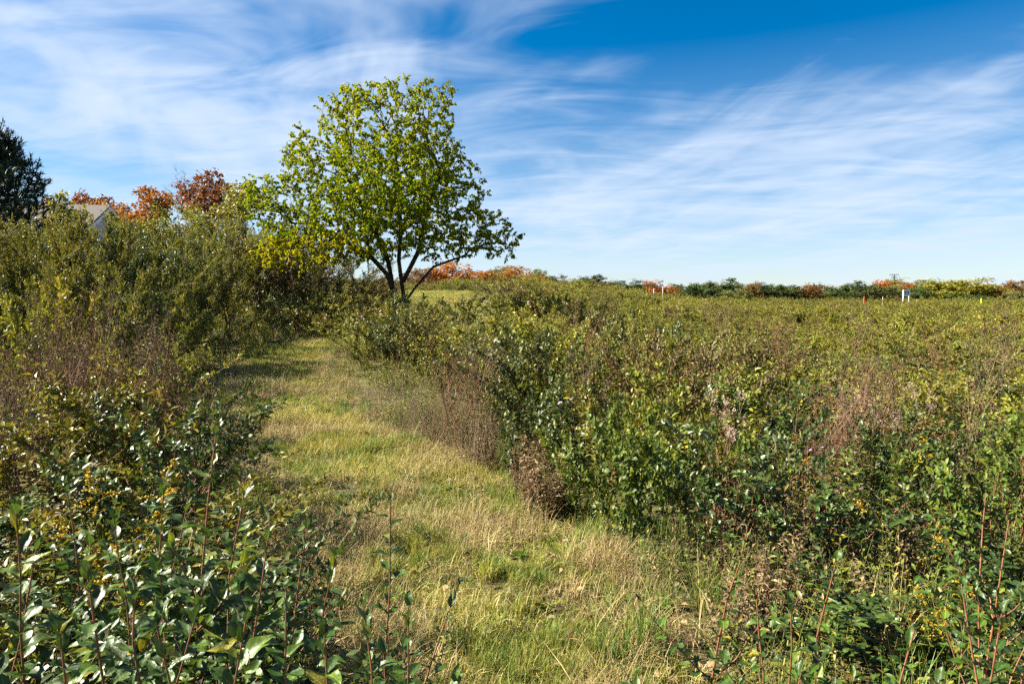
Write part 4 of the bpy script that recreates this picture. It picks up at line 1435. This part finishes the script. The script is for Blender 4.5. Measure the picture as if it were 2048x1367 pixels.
    y = 2.2 + 14 * r.random(900) ** 1.3; cx = np.interp(y, [1, 3.6, 5, 7, 9, 13, 17.5], [.2, .05, -.35, -1.4, -2.75, -4.6, -4.7])
    x = cx + r.uniform(-2, 2, 900)
    k = (path_d(x, y) < .3) & (vnoise(x * 1.3, y * 1.3, 61) > .48)
    x, y = x[k], y[k]
    scatter('path_weeds', RO, x, y, r.uniform(0, 6.28, len(x)), r.uniform(.5, 1.1, len(x)), r.integers(0, 3, len(x)), 'small flat green weeds growing in the mown grass', 'weeds', .03, .1, 8)

    # ---- rough taller grass along the path's edge and under the plants
    TG = [make_grass_tuft(440 + i, 46, .42, .13, M['tallgrass'], .006, .45, (.4, .25), 4) for i in range(4)]
    TG += [make_grass_tuft(446 + i, 40, .5, .13, M['straw'], .0045, .5, None, 4) for i in range(2)]
    x, y = wedge(7, 1.8, 26, r, .9)
    x2, y2 = wedge(16, 1.8, 7, r, .9)
    x, y = np.concatenate([x, x2]), np.concatenate([y, y2])
    pd = edge_d(x, y)
    k = (pd > -.05) & (r.random(len(x)) < np.where(pd < .6, .9, .28))
    x, y = x[k], y[k]
    sc = r.uniform(.5, 1.1, len(x)) * np.where(path_d(x, y) < .5, .62, 1)
    scatter('rough_grass', TG, x, y, r.uniform(0, 6.28, len(x)), sc, np.where(r.random(len(x)) < .3, r.integers(4, 6, len(x)), r.integers(0, 4, len(x))),
            'uncut green and straw-coloured grass between the meadow plants', 'grass', 0, .1, 3)

    # ---- leafy herbs: the mass that closes the meadow
    xs, ys = [], []
    for y0, y1, dn in ((1.6, 5, 5.5), (5, 9, 4.2), (9, 22, 2.8), (22, 45, 1.2), (45, 100, .5)):
        a, b = wedge(dn, y0, y1, r, .88)
        xs.append(a); ys.append(b)
    x, y = np.concatenate(xs), np.concatenate(ys)
    pd = edge_d(x, y)
    k = pd > .18
    x, y, pd = x[k], y[k], pd[k]
    nz = vnoise(x * .45, y * .45, 31) * .6 + vnoise(x * 1.3, y * 1.3, 33) * .4
    br = vnoise(x * .5 + 9, y * .5, 35)
    idx = np.where(nz < .40, r.integers(0, 4, len(x)), np.where(nz < .52, r.integers(4, 6, len(x)), r.integers(0, 4, len(x))))
    idx = np.where((br > .70) & (r.random(len(x)) < .6), r.integers(6, 8, len(x)), idx)
    idx = np.where((vnoise(x * .8, y * .8, 37) > .74) & (y < 12), r.integers(8, 10, len(x)), idx)
    sc = r.uniform(.75, 1.25, len(x)) * (.55 + .45 * smooth(.1, 1.4, pd)) * (1 + .012 * np.clip(y - 15, 0, 60))
    near_l = (x < -.2) & (y < 5)
    sc = np.where(near_l, sc * .8, sc)
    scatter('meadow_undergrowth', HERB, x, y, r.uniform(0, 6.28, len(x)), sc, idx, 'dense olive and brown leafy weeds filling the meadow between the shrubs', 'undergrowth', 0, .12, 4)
    print('herb clumps', len(x))

    # ---- shrubs beyond the ones that stand as things
    JM = [join_parts(p, 'meadow_shrub') for p in LIB['mid']]
    JY = []
    for p in LIB['mid'][:3]:
        me = join_parts(p, 'yellow_shrub'); me.materials[1] = M['olive_yellow']; JY.append(me)
    JB = []
    for p in LIB['mid'][3:5]:
        me = join_parts(p, 'brown_shrub'); me.materials[1] = M['olive_brown']; JB.append(me)
    JD = [join_parts(p, 'dry_weed') for p in LIB['dry'][:2]]
    xs, ys = [], []
    for y0, y1, dn in ((20, 45, .75), (45, 80, .45), (80, 135, .16)):
        a, b = wedge(dn, y0, y1, r, .86)
        xs.append(a); ys.append(b)
    x, y = np.concatenate(xs), np.concatenate(ys)
    u = x / y
    k = (path_d(x, y) > .7) & ~((u < -.30) & (y < 30)) & ~((np.abs(x + 5.5) < 5.5) & (y > 40) & (y < 66) & (r.random(len(x)) < .8))
    k &= ~((y < 42) & (u > -.19) & (u < -.02) & (y > 22))                  # open ground right of the lone tree
    x, y = x[k], y[k]
    nz = vnoise(x * .12, y * .12, 41)
    idx = r.integers(0, 7, len(x))
    idx = np.where((nz > .55) & (r.random(len(x)) < .8), r.integers(7, 10, len(x)), idx)
    q = r.random(len(x))
    idx = np.where(q < .10, r.integers(10, 12, len(x)), idx)
    idx = np.where(q > .95, r.integers(12, 14, len(x)), idx)
    sc = r.uniform(.5, 1.0, len(x)) * (.7 + .65 * vnoise(x * .22, y * .22, 47)) * (1 + .004 * y)
    scatter('meadow_shrubbery', JM + JY + JB + JD, x, y, r.uniform(0, 6.28, len(x)), sc * 1.25, idx, 'low olive and yellow-green shrubs running back across the far field', 'shrubbery', 0, .06, 5, sc * .92)
    print('far shrubs', len(x))


scatter_all()


def far_woods():
    r = np.random.default_rng(131)
    src = []
    for mat, k in (('far_green', 0), ('far_green', 1), ('far_olive', 2), ('far_rust', 3)):
        me = join_parts(FAR['round'][k], 'wood_tree'); me.materials[1] = M[mat]; src.append(me)
    n = 240
    px = r.uniform(1080, 2350, n); Y = r.uniform(150, 185, n)
    px2 = r.uniform(700, 1120, 46); Y2 = r.uniform(104, 120, 46)
    gap = (px > 1632) & (px < 1652)
    px, Y = np.concatenate([px[~gap], px2]), np.concatenate([Y[~gap], Y2])
    x = X_at(px, Y)
    idx = np.where(r.random(len(x)) < .72, r.integers(0, 2, len(x)), r.integers(2, 4, len(x)))
    top = np.where(px < 1125, r.uniform(556, 568, len(x)), r.uniform(566, 585, len(x)))
    h = z_at(top, Y) - H(x, Y)
    sc = r.uniform(.8, 1.3, len(x))
    scatter('distant_woods', src, x, Y, r.uniform(0, 6.28, len(x)), sc, idx, 'low mixed green woods closing the horizon behind the single trees', 'woods', -.2, .02, 6, h / 6.0)


far_woods()
# ------------------------------------------------------------------ shrubs and weeds that stand as things
TAKEN = []


def free(x, y, d):
    return all((x - a) ** 2 + (y - b) ** 2 > (d + c) ** 2 / 4 for a, b, c in TAKEN)


LIBH = {'tall': 3.0, 'mid': 1.35, 'midn': 1.35, 'fresh': 1.05}
LIBW = {'tall': 2.7, 'mid': 1.35, 'midn': 1.25, 'fresh': 1.3}
SPK = random.Random(5)


def shrub(kind, px, Y, top, wpx, mat, label, name='shrub', group=None, k=None):
    x = X_at(px, Y); h = (z_at(top, Y) - float(H(x, Y))) * (1.1 if kind == 'tall' else 1.04)
    w = wpx / F_PX * Y
    lib = LIB[kind]
    parts = lib[(k if k is not None else SPK.randrange(100)) % len(lib)]
    sx = w / LIBW[kind]
    TAKEN.append((x, Y, w * .8))
    return put(parts, name, label, 'shrub', x, Y, SPK.uniform(0, 6.28), (sx, sx, h / LIBH[kind]), group, {'foliage': mat} if mat else None)


# the tall belt left of the path, far left to the lone tree
for a in [
    ('tall', -75, 13.0, 440, 230, 'olive', 'tall olive shrub cut by the left edge below the pine'),
    ('tall', 22, 13.5, 440, 220, 'olive', 'tall spiky olive shrub in front of the pine'),
    ('tall', 108, 14.5, 424, 190, 'olive', 'tall olive shrub with upright shoots left of the house gable'),
    ('tall', 172, 14.2, 436, 190, 'olive', 'olive shrub standing right in front of the house wall'),
    ('tall', 208, 15.0, 446, 170, 'olive', 'olive shrub covering the lower part of the house gable'),
    ('tall', 250, 15.2, 452, 190, 'olive_dark', 'darker olive shrub just right of the house gable'),
    ('tall', 336, 17.5, 440, 190, 'olive', 'tall pale olive shrub below the rusty orange maple'),
    ('tall', 400, 20.0, 452, 180, 'olive', 'tall olive shrub below the bare tree'),
    ('tall', 462, 22.5, 452, 180, 'olive_yellow', 'tall shrub with some yellow leaves below the dark red maple'),
    ('tall', 522, 24.0, 476, 180, 'olive_brown', 'tall browning shrub left of the lone tree'),
    ('tall', 590, 25.0, 490, 190, 'olive_brown', 'dark brown-leaved shrub under the left arm of the lone tree'),
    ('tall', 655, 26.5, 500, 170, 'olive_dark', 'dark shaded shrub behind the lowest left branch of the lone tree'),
    ('tall', 728, 28.0, 530, 150, 'olive_brown', 'brownish shrub just left of the trunks of the lone tree'),
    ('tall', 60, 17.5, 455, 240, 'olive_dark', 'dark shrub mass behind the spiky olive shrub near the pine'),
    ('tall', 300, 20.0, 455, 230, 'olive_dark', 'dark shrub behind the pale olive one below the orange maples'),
    ('tall', 430, 26.0, 430, 220, 'olive', 'tall olive shrub in the second row below the bare tree'),
    ('tall', 505, 29.0, 415, 210, 'olive_yellow', 'yellow-green tall shrub in the second row left of the lone tree'),
    ('tall', 625, 31.0, 470, 210, 'olive_brown', 'brown shrub in the second row under the left arm of the lone tree'),
    ('tall', 220, 12.6, 535, 180, 'olive', 'olive shrub standing forward of the belt below the house'),
    ('tall', 95, 12.0, 525, 180, 'olive', 'olive shrub standing forward of the belt left of the house'),
    ('mid', 55, 10.2, 575, 190, 'olive', 'waist-high olive shrub at the left edge under the tall belt'),
    ('mid', 150, 11.2, 552, 160, 'olive_yellow', 'yellow-green shrub at the foot of the tall belt below the house'),
    ('mid', 235, 11.5, 590, 170, 'olive', 'olive shrub right of the yellow-green one below the house'),
    ('mid', 318, 13.0, 572, 170, 'olive_dark', 'dark olive shrub at the foot of the tall belt below the orange maple'),
    ('mid', 390, 15.5, 575, 150, 'olive', 'olive shrub at the foot of the tall belt below the bare tree'),
    ('mid', 452, 18.0, 585, 140, 'olive', 'olive shrub nearest the path bend on the left'),
    ('midn', 545, 21.0, 585, 120, 'olive_dark', 'dark green shrub left of the path bend under the browning shrub'),
    ('midn', 600, 22.0, 578, 100, 'glossy_mid', 'dark glossy shrub just behind the path bend'),
    ('midn', 660, 23.0, 572, 90, 'fresh', 'fresh green shrub behind the path bend below the lone tree'),
    ('mid', 740, 22.0, 560, 110, 'olive_brown', 'tan-brown shrub at the foot of the lone tree'),
    ('mid', 735, 15.2, 632, 150, 'olive', 'left shrub of the clump in the inside of the path bend'),
    ('mid', 790, 14.6, 615, 170, 'olive_dark', 'tallest shrub of the clump in the inside of the path bend'),
    ('mid', 852, 15.0, 620, 160, 'olive', 'right shrub of the clump in the inside of the path bend'),
    ('mid', 800, 17.6, 588, 120, 'olive_dark', 'dark shrub in front of the trunks of the lone tree'),
    ('mid', 852, 18.2, 596, 120, 'olive', 'low shrub right of the trunks of the lone tree'),
    ('mid', 925, 23.0, 582, 90, 'olive_dark', 'lone dark bush on the open grass right of the lone tree'),
    ('mid', 900, 13.6, 650, 150, 'olive', 'olive shrub at the right end of the clump in the path bend'),
    ('mid', 1012, 17.5, 578, 150, 'olive', 'olive shrub at the left corner of the field facing the lone bush'),
    ('mid', 1085, 18.5, 575, 140, 'olive', 'high olive shrub on the skyline below the last pale olive tree'),
    ('mid', 1045, 9.4, 632, 220, 'olive_dark', 'big dark green shrub at the front of the field left of its middle'),
    ('mid', 985, 9.6, 700, 130, 'olive', 'olive shrub left of the big dark green one beside the grey weeds'),
    ('mid', 1130, 8.8, 690, 170, 'olive', 'olive shrub right of the big dark green one'),
    ('midn', 1075, 8.0, 760, 170, 'olive_dark', 'lower dark shrub in front of the big dark green one'),
    ('midn', 1010, 10.6, 655, 200, 'olive_dark', 'dark leafy shrub filling the gap behind the grey weeds'),
    ('midn', 1090, 8.8, 672, 240, 'olive_dark', 'broad dark green shrub at the right flank of the big dark green one'),
    ('midn', 1150, 7.5, 735, 230, 'glossy_mid', 'green shrub stepping down towards the bright green ones'),
    ('midn', 1035, 7.4, 800, 200, 'olive_dark', 'low dark green shrub at the right end of the grey weeds'),
    ('midn', 1225, 6.7, 770, 240, 'olive', 'olive shrub standing behind the bright green broad-leaved one'),
    ('midn', 1440, 6.2, 800, 260, 'olive', 'olive shrub right behind the bright green shrubs'),
    ('mid', 790, 16.2, 596, 170, 'olive', 'leafy shrub screening the base of the lone tree'),
    ('mid', 815, 19.2, 583, 120, 'olive_dark', 'dark green shrub hugging the foot of the lone tree'),
    ('mid', 745, 17.0, 610, 140, 'olive_brown', 'brownish leafy shrub left of the one screening the base of the lone tree'),
    ('fresh', 1262, 5.2, 815, 260, None, 'bright green broad-leaved shrub beside the mown path'),
    ('fresh', 1178, 6.1, 800, 220, None, 'bright green shrub behind and left of the broad-leaved one'),
    ('fresh', 1345, 5.8, 825, 230, None, 'bright green shrub right of the broad-leaved one'),
    ('midn', 1600, 6.6, 800, 230, 'glossy_mid', 'dark green glossy shrub left of the rusty weeds in the field'),
    ('midn', 1975, 4.4, 835, 300, 'fresh', 'bright green shrub with red stems at the right edge'),
    ('midn', 2060, 5.2, 790, 280, 'fresh', 'green shrub cut by the right edge behind the red-stemmed one'),
    ('midn', 1860, 5.8, 820, 230, 'glossy_mid', 'green shrub with pale leaf undersides left of the red-stemmed one'),
]:
    shrub(*a)

# the field's remaining shrubs, nearest first
TONE = {'olive': 'olive-green', 'olive_dark': 'dark green', 'olive_yellow': 'yellowing', 'olive_brown': 'brownish'}


def field_label(mat, left, x, y):
    px = CX + x / y * F_PX
    row = 'front rows' if y < 7.5 else 'middle rows' if y < 13 else 'back rows'
    if left:
        where = 'low weeds left of the path'
    else:
        where = 'field right beside the path' if px < 1220 else 'middle of the field' if px < 1600 else 'field towards the right edge'
    return '%s shrub in the %s of the %s' % (TONE[mat], row, where), '%s shrubs, %s, %s' % (TONE[mat], row, where)


def fill_shrubs():
    r = np.random.default_rng(77)
    n = 0
    cand = []
    for _ in range(3200):
        y = math.sqrt(r.uniform(2.5 ** 2, 22 ** 2)); x = r.uniform(-.80, .84) * y
        cand.append((x, y))
    cand.sort(key=lambda c: c[1])
    pds = path_d(np.array([c[0] for c in cand]), np.array([c[1] for c in cand]))
    for (x, y), pd in zip(cand, pds):
        u = x / y
        if pd < (.62 if y > 4 else .45) or n > 290:
            continue
        left = x < np.interp(y, PATH[:, 1][:11], PATH[:, 0][:11]) if y < 19 else u < -.25
        if left and ((y > 11 and u < -.47) or y > 18.5 or (y > 5 and r.random() < .2)):
            continue
        if y > 12 and -.26 < u < -.02 and not left:
            continue
        px = CX + u * F_PX
        if 640 < px < 970 and y < 12:                                 # the grey weeds stand here
            continue
        if not left and y < 4.6 and (px < 1750):
            continue
        d = (.66 if y < 9 else .86) * r.uniform(.8, 1.25)
        if not free(x, y, d):
            continue
        TAKEN.append((x, y, d))
        v = vnoise(x * .35, y * .35, 51); w = r.random()
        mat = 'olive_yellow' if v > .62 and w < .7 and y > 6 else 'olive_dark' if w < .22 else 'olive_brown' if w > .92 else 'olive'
        kind = 'midn' if y < 7.5 and w < .6 else 'mid'
        h = r.uniform(.8, 1.15) * (.68 + .62 * vnoise(x * .6, y * .6, 71)) * (.72 if y < 4 else .88 if y < 6 else 1) * np.interp(u, [-.1, .12, .3, .5, .7], [1.36, 1.36, 1.2, 1.02, 1.0])
        sxy = r.uniform(.85, 1.3)
        lab, grp = field_label(mat, left, x, y)
        put(LIB[kind][n % len(LIB[kind])], 'shrub', lab, 'shrub', x, y, r.uniform(0, 6.28), (sxy, sxy, h / 1.35), grp, {'foliage': mat if kind == 'mid' else {'olive': 'glossy_mid'}.get(mat, mat)})
        n += 1
    print('filled shrubs', n)


fill_shrubs()


def weeds():
    r = np.random.default_rng(88)

    def patch(kind, n, x0, x1, Y0, Y1, label, group, name, cat, hs=(.8, 1.1), mats=None, avoid=True):
        k = 0
        for _ in range(n * 6):
            if k >= n:
                break
            Y = r.uniform(Y0, Y1); x = X_at(r.uniform(x0, x1), Y)
            if avoid and path_d(x, Y)[0] < .1:
                continue
            s = r.uniform(*hs)
            put(LIB[kind][k % len(LIB[kind])], name, label, cat, x, Y, r.uniform(0, 6.28), (s, s, s * r.uniform(.75, 1.1)), group, mats, 0.0, (r.normal(0, .09), r.normal(0, .09)))
            k += 1

    patch('dry', 22, 90, 360, 6.0, 9.5, 'rusty brown seed-headed stalk in the dry patch left of the path', 'rusty stalks left of the path', 'dry_weed', 'weed', (1.0, 1.35))
    patch('dry', 10, -20, 120, 5, 9, 'brown seed-headed stalk near the left edge below the tall shrubs', 'brown stalks near the left edge', 'dry_weed', 'weed', (1.0, 1.3))
    patch('fine', 10, 690, 950, 8.2, 11.5, 'greyish twiggy weed clump at the right border of the path', 'grey weeds at the right border of the path', 'fine_weed', 'weed', (.85, 1.15))
    patch('fine', 8, 800, 985, 7.4, 9.2, 'greyish twiggy weed clump in front of the dark shrubs by the path', 'grey weeds in front of the dark shrubs', 'fine_weed', 'weed', (.65, .95))
    patch('withered', 6, 760, 980, 7.3, 9.6, 'withered brown weed mixed into the grey weeds beside the path', 'withered weeds in the grey weeds', 'withered_weed', 'weed', (.6, .95))
    patch('dry', 5, 840, 960, 7.0, 8.5, 'thin rusty stalk sticking out of the grey weeds beside the path', 'rusty stalks in the grey weeds', 'dry_weed', 'weed', (.9, 1.15))
    patch('dry', 7, 1620, 1730, 5.4, 6.6, 'rusty orange stalk in the dry patch in the right half of the field', 'rusty stalks in the right half of the field', 'dry_weed', 'weed', (.85, 1.05))
    patch('dry', 16, 1000, 2060, 6.5, 17, 'brown dry stalk rising out of the shrubs in the field on the right', 'brown stalks scattered in the field', 'dry_weed', 'weed', (.9, 1.3))
    patch('fluff', 4, 1380, 1980, 5, 9, 'weed with pale pinkish seed fluff in the field on the right', 'weeds with pale seed fluff', 'fluffy_weed', 'weed', (.8, 1.0))
    patch('withered', 8, 1030, 1120, 5.4, 6.8, 'withered brown leafy weed between the path and the bright green shrubs', 'withered weeds beside the bright green shrubs', 'withered_weed', 'weed', (.8, 1.1))
    patch('withered', 15, 1400, 1850, 3.7, 4.9, 'withered brown leafy weed in the dead patch at the lower right', 'withered weeds at the lower right', 'withered_weed', 'weed', (.6, .9))
    patch('withered', 14, 1450, 2048, 5, 8, 'withered brown leafy weed scattered among the green plants on the right', 'withered weeds scattered on the right', 'withered_weed', 'weed', (.8, 1.1))
    patch('gold', 9, 1380, 2048, 6, 14, 'small yellow goldenrod among the shrubs in the field on the right', 'goldenrods scattered in the field', 'goldenrod', 'wildflower', (.75, 1.0))
    for px, Y, top, lab in [
        (130, 3.6, 905, 'wide yellow goldenrod in the thicket at the left'), (226, 3.9, 915, 'narrow yellow goldenrod right of the wide one in the left thicket'),
        (265, 3.0, 1010, 'fading yellow goldenrod over the white daisies'),
        (1725, 4.8, 935, 'yellow goldenrod with a curved plume below the rusty stalks'), (1760, 4.9, 965, 'yellow goldenrod right of the curved plume'),
        (1885, 4.3, 1000, 'full yellow goldenrod left of the red-stemmed shrub'), (1930, 3.6, 1080, 'biggest yellow goldenrod at the lower right'),
        (1990, 4.4, 1040, 'yellow goldenrod in front of the red-stemmed shrub'), (1870, 3.6, 1120, 'small yellow goldenrod left of the biggest one at the lower right'),
        (1850, 6.4, 815, 'yellow goldenrod above the green shrub with pale leaf undersides'), (1755, 6.8, 825, 'yellow goldenrod beside the purple asters'),
        (1395, 6.0, 890, 'yellow goldenrod behind the bright green shrubs')]:
        x = X_at(px, Y); h = z_at(top, Y) - float(H(x, Y))
        put(LIB['gold'][px % 5], 'goldenrod', lab, 'wildflower', x, Y, px * .7, h / (1.0 + .1 * (px % 5)), 'single goldenrods near the camera')
    for px, Y, top, lab in [(1742, 5.6, 850, 'purple aster beside the rusty stalks in the right field'), (1712, 5.2, 885, 'lower purple aster left of the other one by the rusty stalks'),
                            (1170, 7.2, 785, 'purple aster in front of the dark shrubs near the path'), (930, 8.2, 850, 'purple aster at the edge of the grey weeds')]:
        x = X_at(px, Y); h = z_at(top, Y) - float(H(x, Y))
        put(LIB['aster'][px % 2], 'aster', lab, 'wildflower', x, Y, px * .3, h / .8)
    for px, Y, top, lab in [(275, 1.78, 1160, 'white daisies with yellow centres in the lower left thicket'), (325, 1.6, 1245, 'white daisies below the other ones in the lower left thicket')]:
        x = X_at(px, Y); h = z_at(top, Y) - float(H(x, Y))
        put(LIB['daisy'][px % 2], 'daisy', lab, 'wildflower', x, Y, 1.0, h / .75)
    # pressed-down hay at the path's right edge
    for i, (px, py, w, lab) in enumerate([(795, 885, .55, 'flattened tan hay at the foot of the grey weeds'), (1262, 1175, .34, 'small tan hay heap in front of the bright green shrub'),
                                          (1190, 1150, .25, 'small tan hay heap left of the other one before the bright green shrub'), (845, 960, .35, 'thin tan hay patch on the path in front of the grey weeds')]):
        Y = CAM_Z * F_PX / (py - HZ); x = X_at(px, Y)
        t = thing('hay_heap', lab, 'hay', (x, Y, float(H(x, Y)) + .02), i)
        me = make_grass_tuft(470 + i, 520, .34, w, M['straw'], .004, 1.35, None, 5)
        obj('straw', me, t, kind='stuff')
    # grass tufts that stand out
    for i, (px, py, s, lab) in enumerate([(1300, 1330, .42, 'bright green grass tuft at the lower edge right of the path'), (1225, 1360, .34, 'smaller green grass tuft at the bottom right of the path'),
                                          (1010, 930, .45, 'green grass tuft between the grey weeds and the withered ones'), (1110, 930, .5, 'green grass tuft in the shade of the dark shrubs')]):
        Y = CAM_Z * F_PX / (py - HZ); x = X_at(px, Y)
        t = thing('grass_tuft', lab, 'grass tuft', (x, Y, float(H(x, Y))), i)
        obj('blades', make_grass_tuft(480 + i, 90, s, .12, M['tallgrass'], .008, .5, (.25, .2), 5), t, kind='stuff')


weeds()

# ------------------------------------------------------------------ near shrubs: each leaf is a part
LEAF_ME = []
for k_, (tv, tf) in enumerate(T_NEAR):
    q_ = MB().add(tv * np.array([.46, 1, 1]), tf)
    LEAF_ME.append(q_.mesh('leaf', M['glossy'], True))


def near_shrub(seed, px, py, Y, lean, label, nside=4, L=.085, base=None, mat=None, side_l=.42, group='glossy shrubs close to the camera'):
    r = np.random.default_rng(seed)
    X = X_at(px, Y); g = float(H(X, Y))
    tip = np.array([0, 0, z_at(py, Y) - g])
    bx = base if base is not None else (-lean[0], -lean[1])
    t = thing('leafy_shrub', label, 'shrub', (X, Y, g), 0, 1.0, group)
    K = 9
    tk = np.linspace(0, 1, K)[:, None]
    b = np.array([bx[0], bx[1], -.03])
    main = b + (tip - b) * tk + np.array([r.normal(0, .06), r.normal(0, .06), 0]) * np.sin(tk * 3.14) + r.normal(0, .004, (K, 3))
    lines = [(main, .0062, .28, .95)]
    hgt = tip[2]
    nside = nside + (2 if nside > 3 else 0)
    for i in range(nside):
        f = r.uniform(.12, .74)
        p = main[int(f * (K - 1))]
        a = i * 2.4 + r.uniform(-.5, .5)
        d = unit(np.array([math.cos(a) * .75, math.sin(a) * .75, r.uniform(.45, 1.0)]))
        ln = side_l * r.uniform(.6, 1.15) * (1.1 - .5 * f)
        tt = np.linspace(0, 1, 6)[:, None]
        q = p + d * tt * ln + UP * tt ** 2 * ln * .3 + r.normal(0, .006, (6, 3)) * tt
        lines.append((q, .0034, .12, 1.0))
    ms = MB()
    nl = 0
    for q, rad, f0, _ in lines:
        tubes(ms, q[None], (rad * np.linspace(1, .32, len(q)))[None], 6)
        ln = np.linalg.norm(np.diff(q, axis=0), axis=1).sum()
        n = max(5, int(ln * (1 - f0) / .024))
        pos, tan, az, tt = along(q[None], n, r, f0)
        d, nn = leaf_frames(tan, az, r, 1.1, -.05, .2)
        nn = unit(nn * .6 + UP * .8)
        d = np.where((tt > .93)[:, None], unit(d * .5 + tan), d)
        for j in range(n):
            if nl >= 285:
                break
            y = d[j]; x = unit(np.cross(y, nn[j])); z = np.cross(x, y)
            s = L * r.uniform(.55, 1.2) * (1.0 - .42 * max(0, (tt[j] - .72) / .28))
            Mx = Matrix(((x[0], y[0], z[0], pos[j][0]), (x[1], y[1], z[1], pos[j][1]), (x[2], y[2], z[2], pos[j][2]), (0, 0, 0, 1)))
            o = bpy.data.objects.new('leaf', LEAF_ME[int(r.integers(0, 6))])
            COL.objects.link(o)
            o.parent = t
            o.matrix_local = Mx @ Matrix.Diagonal((s * r.uniform(.85, 1.15), s, s, 1))
            nl += 1
    obj('stems', ms.mesh('near_stems', M['stem_red']), t)
    return nl


NEAR = [
    # px, py of the tip, Y, lean (dx,dy from base to tip), label, side shoots, leaf length
    (424, 868, 2.15, (.06, .05), 'tallest red-stemmed glossy shrub shoot left of the path', 5, .085),
    (486, 948, 2.3, (.0, .0), 'straight glossy shoot just right of the tallest red-stemmed one', 5, .08),
    (148, 1130, 1.65, (.0, .0), 'single upright glossy shoot with a dark stem at the lower left', 4, .085),
    (525, 1062, 1.95, (.10, .0), 'glossy shoot leaning right in front of the straight one', 5, .08),
    (612, 1058, 2.25, (.12, .05), 'slender glossy shoot over the shaded grass left of the path', 4, .07),
    (668, 1118, 1.95, (.03, .0), 'glossy shoot with broad leaves at the path edge', 4, .075),
    (778, 985, 2.2, (.28, .10), 'long thin shoot leaning right over the path', 2, .06),
    (915, 1175, 2.0, (.34, .05), 'lowest shoot leaning far right over the path at the bottom', 4, .06),
    (815, 1230, 1.8, (.16, .0), 'leafy shoot at the bottom edge left of the lowest leaning one', 5, .07),
    (18, 1035, 1.9, (.06, .0), 'glossy shoot leaning right at the left edge', 4, .085),
    (66, 1060, 2.1, (.05, .0), 'glossy shoot beside the one leaning at the left edge', 4, .08),
    (245, 1165, 1.75, (.03, .0), 'glossy shoot below the white daisies', 4, .075),
    (330, 1095, 2.0, (-.03, .0), 'glossy shoot between the daisies and the tallest red-stemmed one', 5, .08),
    (395, 1190, 1.7, (.02, .0), 'bushy glossy shoot at the foot of the tallest red-stemmed one', 6, .08),
    (560, 1190, 1.7, (.0, .0), 'bushy glossy shoot at the bottom edge below the leaning one', 6, .08),
    (480, 1235, 1.55, (.02, .0), 'very near bushy shoot at the bottom edge in the left thicket', 6, .075),
    (720, 1225, 1.65, (.05, .0), 'very near bushy shoot at the bottom edge beside the path', 6, .075),
    (300, 1270, 1.5, (.0, .0), 'lowest bushy shoot at the bottom left under the daisies', 5, .075),
    (90, 1265, 1.5, (.0, .0), 'lowest bushy shoot in the bottom left corner', 5, .08),
    (640, 1270, 1.5, (.0, .0), 'lowest bushy shoot at the bottom between the path-edge ones', 5, .075),
    (210, 1045, 2.5, (.02, .0), 'glossy shoot behind the single upright one at the left', 5, .08),
    (120, 985, 2.8, (.0, .0), 'glossy shoot under the wide goldenrod at the left', 5, .08),
    (320, 960, 3.0, (.0, .0), 'glossy shoot between the narrow goldenrod and the tallest shoot', 5, .08),
    (372, 985, 2.6, (.0, .0), 'glossy shoot close behind the tallest red-stemmed one', 5, .08),
    (1505, 1050, 2.35, (.12, .0), 'orange-stemmed shoot leaning right at the lower middle right', 4, .07),
    (1690, 1130, 2.15, (.12, .0), 'leafy shoot leaning right below the withered patch', 5, .075),
    (1600, 1225, 1.95, (.0, .0), 'bushy green shoot at the bottom edge left of the leaning one', 6, .075),
    (1945, 1180, 1.95, (.03, .0), 'upright leafy shoot below the biggest goldenrod', 5, .075),
    (1850, 1270, 1.7, (.0, .0), 'broad-leaved shoot at the bottom edge below the biggest goldenrod', 5, .085),
    (2025, 1235, 1.85, (.0, .0), 'leafy shoot in the bottom right corner', 5, .075),
    (1985, 985, 2.9, (.05, .0), 'tall red-stemmed leafy shoot near the right edge', 5, .075),
    (2035, 1040, 2.7, (.0, .0), 'red-stemmed shoot cut by the right edge', 5, .075),
    (1530, 1190, 2.1, (.0, .0), 'low leafy shoot right of the orange-stemmed one', 5, .065),
]
tot_leaf = 0
for i_, (px_, py_, Y_, ln_, lab_, ns_, L_) in enumerate(NEAR):
    tot_leaf += near_shrub(900 + i_, px_, py_, Y_, (ln_[0] + .1 * math.sin(i_ * 2.7), ln_[1] + .08 * math.cos(i_ * 1.9)), lab_, ns_, L_ * (1.15 if px_ < 1200 else .92))
print('near leaves', tot_leaf)
